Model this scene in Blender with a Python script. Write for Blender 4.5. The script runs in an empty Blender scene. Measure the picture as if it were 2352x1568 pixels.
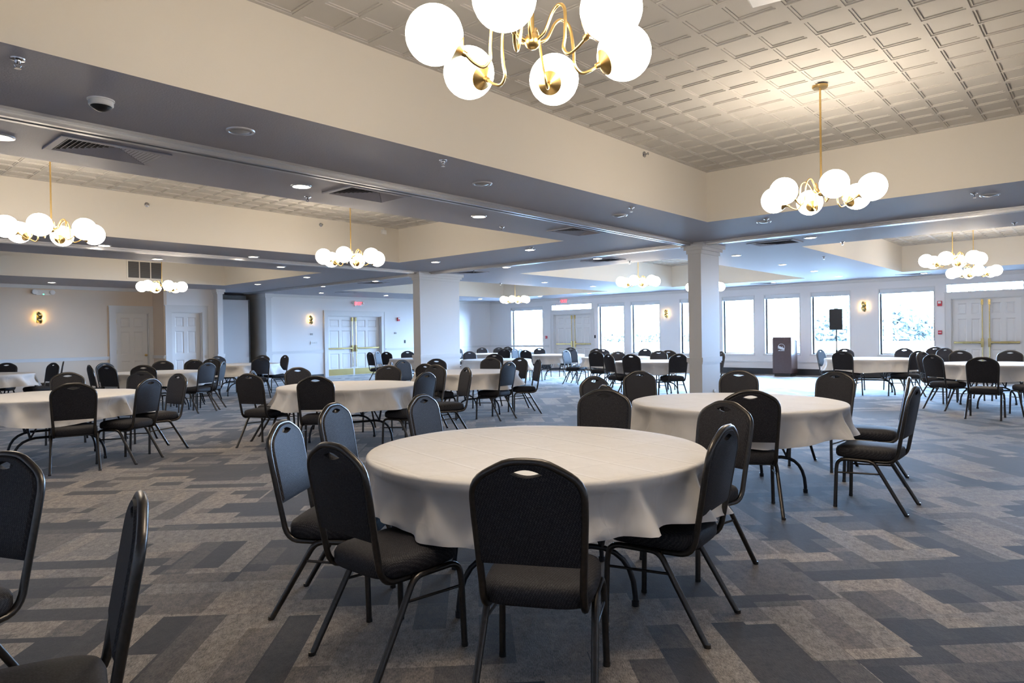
# Banquet hall with round tables, black banquet chairs, globe chandeliers and a window wall.
import bpy, bmesh, math, random
from mathutils import Vector, Matrix
PI = math.pi
C = bpy.context.scene.collection
sc = bpy.context.scene
random.seed(7)

# ------------------------------------------------------------------ baked plan (metres; camera stands at 0,0)
CAM_R, CAM_U, CAM_F, CAM_H, CAM_FPX = ((0.6667445, -0.745136, -0.0149735), (0.0165428, -0.0052895, 0.9998492), (0.7451028, 0.6668916, -0.0087999), 1.36, 1552.0)
CHAIRS = [
 (2.0, 1.65, 29, 'its back square to us, in front of the nearest table', 'chairs round the nearest table'),
 (1.83, 2.365, 0, 'near left of the nearest table, back to us, seat in view', 'chairs round the nearest table'),
 (1.976, 2.99, -53, 'leftmost at the nearest table, showing its bright-rimmed front', 'chairs round the nearest table'),
 (2.624, 3.545, -61.7, 'second on the left edge of the nearest table, behind the leftmost one', 'chairs round the nearest table'),
 (3.328, 3.53, -72.8, 'half hidden by the far left rim of the nearest table', 'chairs round the nearest table'),
 (4.06, 2.828, -159.1, 'beyond the far rim of the nearest table, facing the camera', 'chairs round the nearest table'),
 (3.691, 1.867, 164.4, 'brown-rimmed, behind the rightmost chair of the nearest table', 'chairs round the nearest table'),
 (2.9, 1.61, 97, 'rightmost at the nearest table, seen in near profile', 'chairs round the nearest table'),
 (5.578, 3.663, -100.8, 'left end of the second table, see-through slot, behind another chair', 'chairs round the second table'),
 (4.945, 3.018, -33.0, 'just its arched top above a chair of the nearest table', 'chairs round the second table'),
 (6.52, 3.8, -121.0, 'at the far left of the second table, left of the right pillar', 'chairs round the second table'),
 (6.952, 3.003, -157.6, 'beyond the second table, just right of the right pillar foot', 'chairs round the second table'),
 (7.116, 2.213, 168.1, 'beyond the right rim of the second table, below the loudspeaker', 'chairs round the second table'),
 (6.764, 1.657, 101.0, 'a thin edge-on sliver behind the rightmost chair of the second table', 'chairs round the second table'),
 (5.77, 1.41, 91, 'standing clear in profile at the right of the second table', 'chairs round the second table'),
 (5.05, 2.12, 29, 'back to us on the near side of the second table', 'chairs round the second table'),
 (4.331, 8.158, 23.4, 'leftmost at the middle table, back towards us', 'chairs round the middle table'),
 (4.716, 8.608, -40.3, 'just behind the leftmost one of the middle table, pale blue rim', 'chairs round the middle table'),
 (5.283, 8.744, -97.4, 'beyond the left end of the middle table, handle slot showing', 'chairs round the middle table'),
 (4.37, 6.926, 47.4, 'back to us before the left half of the middle table', 'chairs round the middle table'),
 (6.112, 8.037, -147.8, 'brown back beyond the middle table, below the double doors', 'chairs round the middle table'),
 (5.304, 6.47, 101.8, 'back to us at the right end of the middle table', 'chairs round the middle table'),
 (6.535, 7.601, -172.2, 'olive-grey front at the right end of the middle table', 'chairs round the middle table'),
 (6.181, 6.714, 157.0, 'blue and almost edge-on, right of the middle table', 'chairs round the middle table'),
 (2.248, 8.314, 75.2, 'back to us before the table at the left frame edge', 'chairs round the table at the left frame edge'),
 (2.809, 8.397, 122.6, 'back to us, right end of the table by the left frame edge', 'chairs round the table at the left frame edge'),
 (3.319, 8.932, 188.5, 'facing left, right of the table by the left frame edge', 'chairs round the table at the left frame edge'),
 (3.36, 9.997, -142.7, 'olive-grey top behind the table by the left frame edge', 'chairs round the table at the left frame edge'),
 (2.803, 10.685, -108.6, 'front side to us beyond the table by the left frame edge', 'chairs round the table at the left frame edge'),
 (3.394, 17.427, -122.4, 'cut by the left frame edge, back to us', 'chairs round the table by the left wall'),
 (3.82, 16.333, 198.0, 'facing left near the left wall, seat in view under the wall lamp', 'chairs round the table by the left wall'),
 (4.256, 17.502, 165.0, 'thin and edge-on behind the left-facing one near the left wall', 'chairs round the table by the left wall'),
 (4.338, 14.012, -3.9, 'narrow blue front, left of the table before the single doors', 'chairs round the table before the single doors'),
 (4.418, 13.573, 25.3, 'back to us at the left of the table before the single doors', 'chairs round the table before the single doors'),
 (4.793, 15.013, -68.0, 'blue arched rim above the left chair before the single doors', 'chairs round the table before the single doors'),
 (4.657, 12.98, 59.9, 'back to us before the table in front of the left single door', 'chairs round the table before the single doors'),
 (5.661, 14.933, -114.2, 'beyond that table, between the two single doors', 'chairs round the table before the single doors'),
 (5.964, 14.441, -146.7, 'brown front beyond that table, below the right single door', 'chairs round the table before the single doors'),
 (6.245, 15.012, -134.0, 'just a blue arch over the brown one below the right single door', 'chairs round the table before the single doors'),
 (5.559, 13.035, 110.2, 'blue back, right of the table before the single doors', 'chairs round the table before the single doors'),
 (6.739, 15.284, -138.7, 'dark, behind the blue-backed one right of the single doors table', 'chairs round the table before the single doors'),
 (5.931, 13.363, 140.3, 'blue and narrow, rightmost at the single doors table', 'chairs round the table before the single doors'),
 (7.981, 17.102, -87.1, 'beyond the left end of the table before the partition pocket', 'chairs round the partition pocket table'),
 (7.787, 14.974, 79.1, 'navy back before the table in front of the partition pocket', 'chairs round the partition pocket table'),
 (8.731, 16.753, -142.7, 'brown arch behind the navy one at the partition pocket table', 'chairs round the partition pocket table'),
 (8.911, 16.197, 178.8, 'blue, facing left at the right end of the partition pocket table', 'chairs round the partition pocket table'),
 (7.424, 9.034, -43.1, 'brown arch peeking over the chairs beyond the middle table', 'chairs round the table before the left pillar'),
 (8.019, 9.609, -84.0, 'grey-blue front, left of the left pillar foot', 'chairs round the table before the left pillar'),
 (7.285, 8.167, 12.2, 'with a pale handle slot, before the left face of the left pillar', 'chairs round the table before the left pillar'),
 (8.541, 9.413, -110.2, 'before the wide face of the left pillar, slot showing', 'chairs round the table before the left pillar'),
 (9.266, 8.948, -151.9, 'brown front beyond the table before the left pillar', 'chairs round the table before the left pillar'),
 (8.06, 7.6, 97, 'back to us, right end of the table before the left pillar', 'chairs round the table before the left pillar'),
 (9.348, 8.414, -177.1, 'brown front right of the table before the left pillar', 'chairs round the table before the left pillar'),
 (8.974, 7.78, 145.1, 'blue, facing left, rightmost at the table before the left pillar', 'chairs round the table before the left pillar'),
 (12.132, 16.109, -8.0, 'leftmost of three in a row before the double doors with kick plates', 'chairs round the table left behind the left pillar'),
 (12.738, 16.553, -62.0, 'bright blue, middle of three before the kick-plated double doors', 'chairs round the table left behind the left pillar'),
 (12.572, 16.011, 12.0, 'rightmost of three before the double doors with kick plates', 'chairs round the table left behind the left pillar'),
 (13.115, 15.872, -114.9, 'alone beyond the table at the left side of the left pillar', 'chairs round the table left behind the left pillar'),
 (13.079, 13.106, -108.0, 'beyond the table right of the left pillar, slot showing', 'chairs round the table right of the left pillar'),
 (11.78, 11.105, 41.4, 'back to us before the table right of the left pillar', 'chairs round the table right of the left pillar'),
 (16.716, 17.221, -84.3, 'half hidden by the right edge of the left pillar', 'chairs round the back corner table'),
 (17.452, 16.977, -121.1, 'below the back corner of the room, farthest left', 'chairs round the back corner table'),
 (17.629, 16.475, -147.0, 'pale blue front in the cluster left of the first window', 'chairs round the back corner table'),
 (16.156, 14.904, 57.1, 'back to us in the cluster left of the first window', 'chairs round the back corner table'),
 (18.566, 16.923, -150.9, 'dark and slim, right of the cluster by the first window', 'chairs round the back corner table'),
 (16.336, 14.204, -84.6, 'pale blue, leaning, in front of the left jamb of the first window', 'chairs round the table before the first window'),
 (16.185, 13.791, -72.3, 'dark, second from left in front of the first window', 'chairs round the table before the first window'),
 (15.197, 12.848, 4.5, 'pale blue, third from left in front of the first window', 'chairs round the table before the first window'),
 (17.132, 14.014, -122.4, 'dark, back to us, before the right half of the first window', 'chairs round the table before the first window'),
 (17.648, 13.359, -160.9, 'dark top before the brass bars of the double doors with the transom', 'chairs round the table before the first window'),
 (15.034, 11.15, -84.2, 'dark, facing right, before the double doors with the transom', 'chairs round the table before the narrow windows'),
 (15.628, 11.49, -106.3, 'white-rimmed blue, before the double doors with the transom', 'chairs round the table before the narrow windows'),
 (14.285, 9.768, 8.2, 'back to us left of the two narrow windows', 'chairs round the table before the narrow windows'),
 (16.279, 11.19, -130.8, 'blue-grey top right of the double doors with the transom', 'chairs round the table before the narrow windows'),
 (15.9, 10.724, -131.7, 'dark and slim below the left narrow window', 'chairs round the table before the narrow windows'),
 (16.399, 9.899, -179.8, 'dark, below the right narrow window, left of two', 'chairs round the table before the narrow windows'),
 (12.386, 7.979, -25.3, 'dark, facing right, below the left narrow window', 'chairs round the table by the right pillar'),
 (13.746, 8.733, -116.2, 'blue-grey, facing right, below the gap of the two narrow windows', 'chairs round the table by the right pillar'),
 (12.305, 7.504, 6.2, 'back to us, left end of the table by the right pillar', 'chairs round the table by the right pillar'),
 (14.323, 8.153, -154.0, 'front to us beyond the table by the right pillar', 'chairs round the table by the right pillar'),
 (14.799, 8.189, -159.9, 'half blue, below the wall lamp left of the right pillar', 'chairs round the table by the right pillar'),
 (12.675, 6.878, 54.6, 'back to us just left of the right pillar', 'chairs round the table by the right pillar'),
 (14.136, 6.764, 138.6, 'sliver of blue at the right edge of the right pillar', 'chairs round the table by the right pillar'),
 (16.317, 4.818, -98.4, 'thin and blue, facing right, between lectern and loudspeaker stand', 'chairs round the table before the wide window'),
 (15.165, 4.194, -3.6, 'back to us below the loudspeaker', 'chairs round the table before the wide window'),
 (16.798, 4.584, -141.7, 'bright-rimmed arch behind the one below the loudspeaker', 'chairs round the table before the wide window'),
 (17.26, 3.694, 167.1, 'front to us before the lower right of the wide window', 'chairs round the table before the wide window'),
 (15.595, 3.203, 60.7, 'dark, at the right end of the table before the wide window', 'chairs round the table before the wide window'),
 (18.559, 3.316, 165.4, 'front to us below the red alarm boxes', 'chairs round the table before the wide window'),
 (17.579, 3.025, 148.5, 'blue back before the left jamb of the brass-barred doors', 'chairs round the table before the wide window'),
 (14.665, 2.491, -110.5, 'bright-rimmed blue, left of the table at the right frame edge', 'chairs round the table at the right frame edge'),
 (13.452, 2.156, -35.4, 'navy, facing right on pale legs, left of the right frame edge table', 'chairs round the table at the right frame edge'),
 (15.472, 2.158, -152.2, 'front to us before the left brass-barred door', 'chairs round the table at the right frame edge'),
 (12.4, 1.49, 0, 'back to us before the table at the right frame edge', 'chairs round the table at the right frame edge'),
 (15.623, 1.52, 178.8, 'front to us before the right brass-barred door', 'chairs round the table at the right frame edge'),
 (13.182, 0.977, 26.8, 'cut off by the right frame edge, seat and legs in view', 'chairs round the table at the right frame edge'),
 (0.382, 3.1, -157.3, 'cut by the left frame edge in the left foreground', 'chairs in the left foreground'),
 (0.426, 2.093, 164.0, 'edge-on in the left foreground, right of the cut-off one', 'chairs in the left foreground')]
TABLES = [
 ('T1', 2.804, 2.347, 0, -0.724, 240, 16, 'nearest round table, dark legs under its cloth', 'white cloth over the nearest round table, fold creases across its top'),
 ('T2', 5.739, 2.502, 0, -0.66, 180, 12, 'second round table, right of centre before the right pillar', 'white cloth over the second table, before the right pillar'),
 ('T3', 5.108, 7.405, 0, -0.304, 180, 12, 'middle round table left of centre, before the double doors', 'white cloth over the middle table left of centre'),
 ('T4', 2.301, 9.192, 0, -0.145, 180, 12, 'round table cut by the left frame edge', 'white cloth over the table cut by the left frame edge'),
 ('T5', 5.221, 13.952, 0, -0.058, 110, 8, 'round table before the two single doors', 'white cloth over the table before the two single doors'),
 ('T6', 8.027, 16.216, 0, -0.16, 110, 8, 'round table before the folding partition pocket', 'white cloth over the table before the partition pocket'),
 ('T7', 2.917, 16.676, 0, 0.127, 110, 8, 'round table against the left wall, almost out of frame', 'scrap of white cloth by the left wall, almost out of frame'),
 ('T8', 8.151, 8.354, 0, -0.173, 110, 8, 'round table in front of the wide left pillar', 'white cloth over the table in front of the wide left pillar'),
 ('T9a', 12.582, 14.724, 0, -0.407, 110, 8, 'far round table showing at the left side of the left pillar', 'white cloth showing at the left side of the left pillar'),
 ('T9b', 12.688, 11.907, 0, -0.517, 110, 8, 'far round table just right of the left pillar', 'white cloth on the far table just right of the left pillar'),
 ('T10', 16.841, 15.964, 0, -0.512, 110, 8, 'farthest round table in the back corner', 'white cloth on the farthest table in the back corner'),
 ('T11', 16.455, 12.947, 0, -0.604, 110, 8, 'far round table in front of the leftmost window', 'white cloth on the far table before the leftmost window and transom doors'),
 ('T12', 15.161, 9.894, 0, -0.693, 110, 8, 'far round table in front of the two narrow windows', 'white cloth on the far table before the two narrow windows'),
 ('T13', 13.188, 7.6, 0, -0.848, 110, 8, 'round table left of the right pillar', 'white cloth on the table touching the left side of the right pillar'),
 ('T14', 16.028, 3.977, 0, -1.278, 110, 8, 'round table in front of the widest window', 'white cloth on the table in front of the widest window'),
 ('T15', 14.311, 1.547, 0, -1.063, 110, 8, 'round table at the right frame edge', 'white cloth on the table at the right frame edge')]
DOWN = [
 (2.31, 4.62, 0, 'unlit round downlight, first from the left on the near side of the near beam'),
 (4.72, 4.58, 0, 'unlit round downlight, second from the left on the near side of the near beam'),
 (7.2, 4.61, 0, 'unlit round downlight, third from the left on the near side of the near beam'),
 (9.06, 3.53, 0, 'unlit round downlight under the right chandelier, left one on the cross beam'),
 (9.14, 1.04, 0, 'unlit round downlight on the cross beam near the right frame edge'),
 (1.18, 5.95, 1, 'lit downlight cut by the left frame edge on the near beam'),
 (3.54, 5.88, 1, 'lit downlight on the near beam between its two big louvred vents'),
 (5.97, 5.86, 1, 'lit downlight on the near beam, right of the second louvred vent'),
 (11.13, 3.6, 1, 'lit downlight right of the right pillar beyond the cross track'),
 (3.58, 11.58, 1, 'lit downlight on the second beam, behind the left chandelier'),
 (5.94, 11.49, 1, 'lit downlight on the second beam, left of the second row chandelier'),
 (4.84, 12.89, 1, 'lit downlight on the second beam above the return air grille'),
 (7.17, 12.73, 1, 'lit downlight at the tip of the tray over the single doors'),
 (8.84, 14.5, 1, 'lit downlight beside the tray over the single doors, nearer one'),
 (8.96, 17.12, 1, 'lit downlight beside the tray over the single doors, nearer the pocket'),
 (8.97, 10.03, 1, 'lit downlight above the left pillar, left of its top'),
 (8.93, 7.55, 1, 'lit downlight left of the cross track between the pillars'),
 (10.95, 7.54, 1, 'lit downlight right of the cross track between the pillars'),
 (10.81, 9.81, 1, 'lit downlight just right of the left pillar top'),
 (10.81, 14.44, 1, 'lit downlight just left of the left pillar top'),
 (10.73, 16.78, 1, 'lit downlight right of the cross track near the pocket'),
 (12.22, 19.2, 1, 'lit downlight above the wall lamp by the kick-plated doors'),
 (4.86, 19.52, 1, 'lit downlight above the twin-head emergency light'),
 (14.78, 19.14, 1, 'lit downlight above the kick-plated double doors'),
 (19.22, 18.87, 1, 'lit downlight near the back corner'),
 (14.76, 11.95, 1, 'lit downlight left of the chandelier between the pillars'),
 (17.17, 11.99, 1, 'lit downlight below left of the chandelier between the pillars'),
 (19.89, 16.34, 1, 'lit downlight before the leftmost window'),
 (19.96, 14.1, 1, 'lit downlight right of the EXIT sign over the transom doors'),
 (12.6, 5.45, 1, 'lit downlight right of the right pillar, first of a receding row'),
 (15.12, 5.49, 1, 'lit downlight right of the right pillar, second of a receding row'),
 (17.4, 5.55, 1, 'lit downlight right of the right pillar, third of a receding row'),
 (19.64, 5.62, 1, 'lit downlight right of the right pillar, last of a receding row'),
 (20.38, 7.65, 1, 'lit downlight over the lectern'),
 (20.52, 3.77, 1, 'lit downlight over the widest window')]
SPRK = [
 (0.93, 4.26, 2.84, '', 'sprinkler at the left frame edge on the near beam'),
 (3.87, 4.21, 2.84, '', 'sprinkler on the near beam left of centre'),
 (6.86, 4.23, 2.84, '', 'sprinkler on the near beam toward the right pillar'),
 (6.79, 6.23, 2.84, '', 'sprinkler beside the third louvred vent'),
 (3.86, 6.29, 2.84, '', 'sprinkler below the lit downlight between the two big vents'),
 (8.73, 7.34, 2.84, '', 'sprinkler beside the downlight left of the cross track'),
 (11.92, 7.41, 2.84, '', 'sprinkler at the tray edge between the pillars'),
 (12.1, 3.4, 2.84, '', 'sprinkler at the right tray edge beyond the cross track'),
 (14.24, 4.35, 2.84, '', 'sprinkler beside the right tray over the receding downlights'),
 (8.86, 3.42, 2.84, '', 'sprinkler by the unlit downlight under the right chandelier'),
 (8.9, 1.15, 2.84, '', 'sprinkler by the unlit downlight near the right frame edge'),
 (11.81, 1.06, 2.84, '', 'sprinkler before the right tray near the frame edge'),
 (13.99, 12.92, 2.84, '', 'sprinkler at the tray right of the left pillar'),
 (10.74, 10.73, 2.84, '', 'sprinkler right of the left pillar top'),
 (3.85, 10.6, 3.36, 'v', 'sidewall sprinkler on the tray side above the left chandelier'),
 (6.76, 10.6, 3.39, 'v', 'sidewall sprinkler on the tray side left of the second row chandelier'),
 (6.91, 4.08, 3.44, 'v', 'sidewall sprinkler on the cream tray side left of the right chandelier')]
VENTS = [
 (1.85, 5.84, 0, 'large louvred vent at upper left on the near beam'),
 (4.23, 5.76, 0, 'louvred vent on the near beam, second from the left'),
 (7.87, 5.77, 0, 'louvred vent on the near beam, third from the left'),
 (11.318, 4.235, 1.57, 'louvred vent right of the right pillar, nearest the cross track'),
 (11.295, 7.638, 1.57, 'louvred vent left of the right pillar beyond the cross track'),
 (12.82, 18.522, 0, 'dark louvred vent over the kick-plated doors'),
 (11.111, 14.922, 1.57, 'dark louvred vent left of the left pillar top'),
 (11.043, 11.151, 1.57, 'dark louvred vent above the left pillar top'),
 (20.521, 7.956, 1.57, 'louvred vent over the window behind the lectern'),
 (20.587, 4.03, 1.57, 'louvred vent over the widest window')]
CHAND = [
 (2.151, 1.787, 0.4489, 'globe chandelier at the top of the frame, nearest the camera'),
 (6.23, 1.92, 0.5433, 'globe chandelier at right hanging from a long brass rod with canopy in view'),
 (2.126, 8.507, 1.0816, 'globe chandelier at the left frame edge under the second tray'),
 (5.944, 8.527, 0.7177, 'globe chandelier left of centre above the double doors'),
 (6.008, 15.766, 1.5209, 'globe chandelier over the single doors before the air grille'),
 (13.523, 8.183, 0.2998, 'globe chandelier between the two pillars'),
 (16.654, 8.055, 0.2062, 'globe chandelier hidden behind the right pillar, globes at both sides'),
 (16.904, 14.965, 0.4803, 'farthest globe chandelier, over the leftmost window'),
 (13.858, 2.115, -0.0929, 'nearer of the two overlapping chandeliers at the right'),
 (17.175, 2.249, 0.3396, 'farther, lower of the two overlapping chandeliers at the right')]
S = 2.84      # underside of the beams
T = 3.50      # ceiling of the trays
V = 20.6      # left wall
U = 21.6      # window wall

# ------------------------------------------------------------------ materials
def nt(m):
    m.use_nodes = True
    return m.node_tree, m.node_tree.nodes['Principled BSDF']
def mat(name, col, rough=0.6, metal=0.0, spec=0.5, emit=None, es=0.0, bump=None, sheen=0.0, var=None):
    m = bpy.data.materials.new(name); t, b = nt(m)
    b.inputs['Base Color'].default_value = (*col, 1); b.inputs['Roughness'].default_value = rough
    b.inputs['Metallic'].default_value = metal; b.inputs['Specular IOR Level'].default_value = spec
    if sheen: b.inputs['Sheen Weight'].default_value = sheen
    if emit:
        b.inputs['Emission Color'].default_value = (*emit, 1); b.inputs['Emission Strength'].default_value = es
    if bump or var:
        tc = t.nodes.new('ShaderNodeTexCoord'); no = t.nodes.new('ShaderNodeTexNoise')
        no.inputs['Scale'].default_value = (bump or var)[0]; no.inputs['Detail'].default_value = 4
        t.links.new(tc.outputs['Object'], no.inputs['Vector'])
        if bump:
            bp = t.nodes.new('ShaderNodeBump'); bp.inputs['Strength'].default_value = bump[1]; bp.inputs['Distance'].default_value = bump[2]
            t.links.new(no.outputs['Fac'], bp.inputs['Height']); t.links.new(bp.outputs['Normal'], b.inputs['Normal'])
        if var:
            mx = t.nodes.new('ShaderNodeMix'); mx.data_type = 'RGBA'
            mx.inputs['A'].default_value = (*[c*(1-var[1]) for c in col], 1); mx.inputs['B'].default_value = (*[min(1, c*(1+var[1])) for c in col], 1)
            t.links.new(no.outputs['Fac'], mx.inputs['Factor']); t.links.new(mx.outputs['Result'], b.inputs['Base Color'])
    return m
def L(t, a, b): t.links.new(a, b)
def math_node(t, op, a=None, b=None, c=None):
    n = t.nodes.new('ShaderNodeMath'); n.operation = op
    for i, v in enumerate((a, b, c)):
        if v is None: continue
        if isinstance(v, (int, float)): n.inputs[i].default_value = v
        else: L(t, v, n.inputs[i])
    return n.outputs[0]
def ramp(t, fac, stops, interp='CONSTANT'):
    r = t.nodes.new('ShaderNodeValToRGB'); r.color_ramp.interpolation = interp
    e = r.color_ramp.elements
    while len(e) > 1: e.remove(e[-1])
    e[0].position = stops[0][0]; e[0].color = (*stops[0][1], 1)
    for p, c in stops[1:]:
        q = e.new(p); q.color = (*c, 1)
    L(t, fac, r.inputs['Fac']); return r.outputs['Color']

def carpet_mat():
    m = bpy.data.materials.new('carpet_planks'); t, b = nt(m)
    tc = t.nodes.new('ShaderNodeTexCoord')
    mp = t.nodes.new('ShaderNodeMapping'); mp.inputs['Rotation'].default_value = (0, 0, math.radians(-45)); L(t, tc.outputs['Object'], mp.inputs['Vector'])
    sx = t.nodes.new('ShaderNodeSeparateXYZ'); L(t, mp.outputs['Vector'], sx.inputs[0])
    def plank(a, bb, length, width, seed):
        row = math_node(t, 'FLOOR', math_node(t, 'DIVIDE', bb, width))
        wr = t.nodes.new('ShaderNodeTexWhiteNoise'); wr.noise_dimensions = '2D'
        cb = t.nodes.new('ShaderNodeCombineXYZ'); L(t, row, cb.inputs[0]); cb.inputs[1].default_value = seed; L(t, cb.outputs[0], wr.inputs['Vector'])
        col = math_node(t, 'FLOOR', math_node(t, 'ADD', math_node(t, 'DIVIDE', a, length), wr.outputs['Value']))
        wn = t.nodes.new('ShaderNodeTexWhiteNoise'); wn.noise_dimensions = '2D'
        c2 = t.nodes.new('ShaderNodeCombineXYZ'); L(t, col, c2.inputs[0]); L(t, math_node(t, 'ADD', row, seed*3.1), c2.inputs[1]); L(t, c2.outputs[0], wn.inputs['Vector'])
        return wn.outputs['Value']
    p1 = plank(sx.outputs[0], sx.outputs[1], 0.72, 0.155, 1.0)
    p2 = plank(sx.outputs[1], sx.outputs[0], 0.72, 0.155, 2.0)
    p3 = plank(sx.outputs[0], sx.outputs[1], 0.62, 0.46, 3.0)
    p4 = plank(sx.outputs[1], sx.outputs[0], 1.1, 0.31, 5.0)
    pick = math_node(t, 'GREATER_THAN', p4, 0.52)
    mxa = t.nodes.new('ShaderNodeMix'); L(t, pick, mxa.inputs['Factor']); L(t, p1, mxa.inputs['A']); L(t, p2, mxa.inputs['B'])
    blend = math_node(t, 'ADD', math_node(t, 'MULTIPLY', mxa.outputs['Result'], 0.55), math_node(t, 'MULTIPLY', p3, 0.45))
    tone = ramp(t, blend, [(0.0, (.020, .016, .015)), (0.37, (.034, .028, .025)), (0.455, (.080, .066, .055)), (0.52, (.145, .118, .095)), (0.58, (.275, .226, .178)), (0.70, (.220, .188, .156))])
    # fibre mottling along two directions, coarse and fine
    def fibre(sxx, syy, det):
        m2 = t.nodes.new('ShaderNodeMapping'); m2.inputs['Scale'].default_value = (sxx, syy, 1); L(t, mp.outputs['Vector'], m2.inputs['Vector'])
        n = t.nodes.new('ShaderNodeTexNoise'); n.inputs['Scale'].default_value = 1.0; n.inputs['Detail'].default_value = det; n.inputs['Roughness'].default_value = .7
        L(t, m2.outputs['Vector'], n.inputs['Vector']); return n.outputs['Fac']
    f = math_node(t, 'ADD', math_node(t, 'MULTIPLY', fibre(55, 220, 2), .55), math_node(t, 'MULTIPLY', fibre(18, 26, 3), .45))
    k = t.nodes.new('ShaderNodeMapRange'); k.inputs['From Min'].default_value = .34; k.inputs['From Max'].default_value = .66; k.inputs['To Min'].default_value = .22; k.inputs['To Max'].default_value = 1.9
    L(t, f, k.inputs['Value'])
    mul = t.nodes.new('ShaderNodeMix'); mul.data_type = 'RGBA'; mul.blend_type = 'MULTIPLY'; mul.inputs['Factor'].default_value = 1
    L(t, tone, mul.inputs['A']); cc = t.nodes.new('ShaderNodeCombineColor')
    for i in range(3): L(t, k.outputs[0], cc.inputs[i])
    L(t, cc.outputs[0], mul.inputs['B']); L(t, mul.outputs['Result'], b.inputs['Base Color'])
    b.inputs['Roughness'].default_value = .8; b.inputs['Specular IOR Level'].default_value = .3
    b.inputs['Sheen Weight'].default_value = .25; b.inputs['Sheen Roughness'].default_value = .5
    bp = t.nodes.new('ShaderNodeBump'); bp.inputs['Strength'].default_value = .5; bp.inputs['Distance'].default_value = .004
    L(t, f, bp.inputs['Height']); L(t, bp.outputs['Normal'], b.inputs['Normal'])
    return m

def fabric_mat():
    m = bpy.data.materials.new('charcoal_weave'); t, b = nt(m)
    tc = t.nodes.new('ShaderNodeTexCoord')
    mp = t.nodes.new('ShaderNodeMapping'); mp.inputs['Scale'].default_value = (1, .6, 1); L(t, tc.outputs['Object'], mp.inputs['Vector'])
    sx = t.nodes.new('ShaderNodeSeparateXYZ'); L(t, mp.outputs['Vector'], sx.inputs[0])
    h = math_node(t, 'ADD', sx.outputs[2], sx.outputs[1])
    w1 = math_node(t, 'SINE', math_node(t, 'MULTIPLY', math_node(t, 'ADD', sx.outputs[0], math_node(t, 'MULTIPLY', h, .45)), 620))
    w2 = math_node(t, 'SINE', math_node(t, 'MULTIPLY', h, 560))
    w = math_node(t, 'MULTIPLY', w1, w2)
    no = t.nodes.new('ShaderNodeTexNoise'); no.inputs['Scale'].default_value = 160; L(t, tc.outputs['Object'], no.inputs['Vector'])
    v = math_node(t, 'ADD', math_node(t, 'MULTIPLY', w, .25), no.outputs['Fac'])
    col = ramp(t, v, [(.25, (.011, .010, .012)), (.55, (.024, .023, .027)), (.9, (.062, .057, .060))], 'LINEAR')
    L(t, col, b.inputs['Base Color']); b.inputs['Roughness'].default_value = .66; b.inputs['Specular IOR Level'].default_value = .3
    bp = t.nodes.new('ShaderNodeBump'); bp.inputs['Strength'].default_value = .35; bp.inputs['Distance'].default_value = .0015
    L(t, v, bp.inputs['Height']); L(t, bp.outputs['Normal'], b.inputs['Normal'])
    return m

def cloth_mat():
    m = bpy.data.materials.new('white_linen'); t, b = nt(m)
    tc = t.nodes.new('ShaderNodeTexCoord'); sx = t.nodes.new('ShaderNodeSeparateXYZ'); L(t, tc.outputs['Object'], sx.inputs[0])
    def crease(o, period):
        f = math_node(t, 'ABSOLUTE', math_node(t, 'SUBTRACT', math_node(t, 'FRACT', math_node(t, 'ADD', math_node(t, 'DIVIDE', o, period), 10.5)), .5))
        return math_node(t, 'SUBTRACT', 1, math_node(t, 'MINIMUM', math_node(t, 'DIVIDE', f, .05), 1))
    cr = math_node(t, 'MAXIMUM', crease(sx.outputs[0], .285), crease(sx.outputs[1], .285))
    no = t.nodes.new('ShaderNodeTexNoise'); no.inputs['Scale'].default_value = 7; no.inputs['Detail'].default_value = 3; L(t, tc.outputs['Object'], no.inputs['Vector'])
    hgt = math_node(t, 'ADD', math_node(t, 'MULTIPLY', cr, .35), no.outputs['Fac'])
    bp = t.nodes.new('ShaderNodeBump'); bp.inputs['Strength'].default_value = .35; bp.inputs['Distance'].default_value = .012
    L(t, hgt, bp.inputs['Height']); L(t, bp.outputs['Normal'], b.inputs['Normal'])
    b.inputs['Base Color'].default_value = (.74, .71, .68, 1); b.inputs['Roughness'].default_value = .8; b.inputs['Specular IOR Level'].default_value = .25
    b.inputs['Sheen Weight'].default_value = .1
    return m

def glass_mat():
    m = bpy.data.materials.new('window_glass'); m.use_nodes = True; t = m.node_tree; t.nodes.clear()
    o = t.nodes.new('ShaderNodeOutputMaterial'); tr = t.nodes.new('ShaderNodeBsdfTransparent'); gl = t.nodes.new('ShaderNodeBsdfGlossy'); mx = t.nodes.new('ShaderNodeMixShader')
    tr.inputs[0].default_value = (.97, .985, 1, 1); gl.inputs['Roughness'].default_value = .02
    fr = t.nodes.new('ShaderNodeFresnel'); fr.inputs['IOR'].default_value = 1.35
    L(t, fr.outputs[0], mx.inputs[0]); L(t, tr.outputs[0], mx.inputs[1]); L(t, gl.outputs[0], mx.inputs[2]); L(t, mx.outputs[0], o.inputs['Surface'])
    return m

def soffit_mat():
    m = mat('soffit_grey', (.52, .505, .55), .58, bump=(90, .5, .004), spec=.42)
    return m

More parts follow.
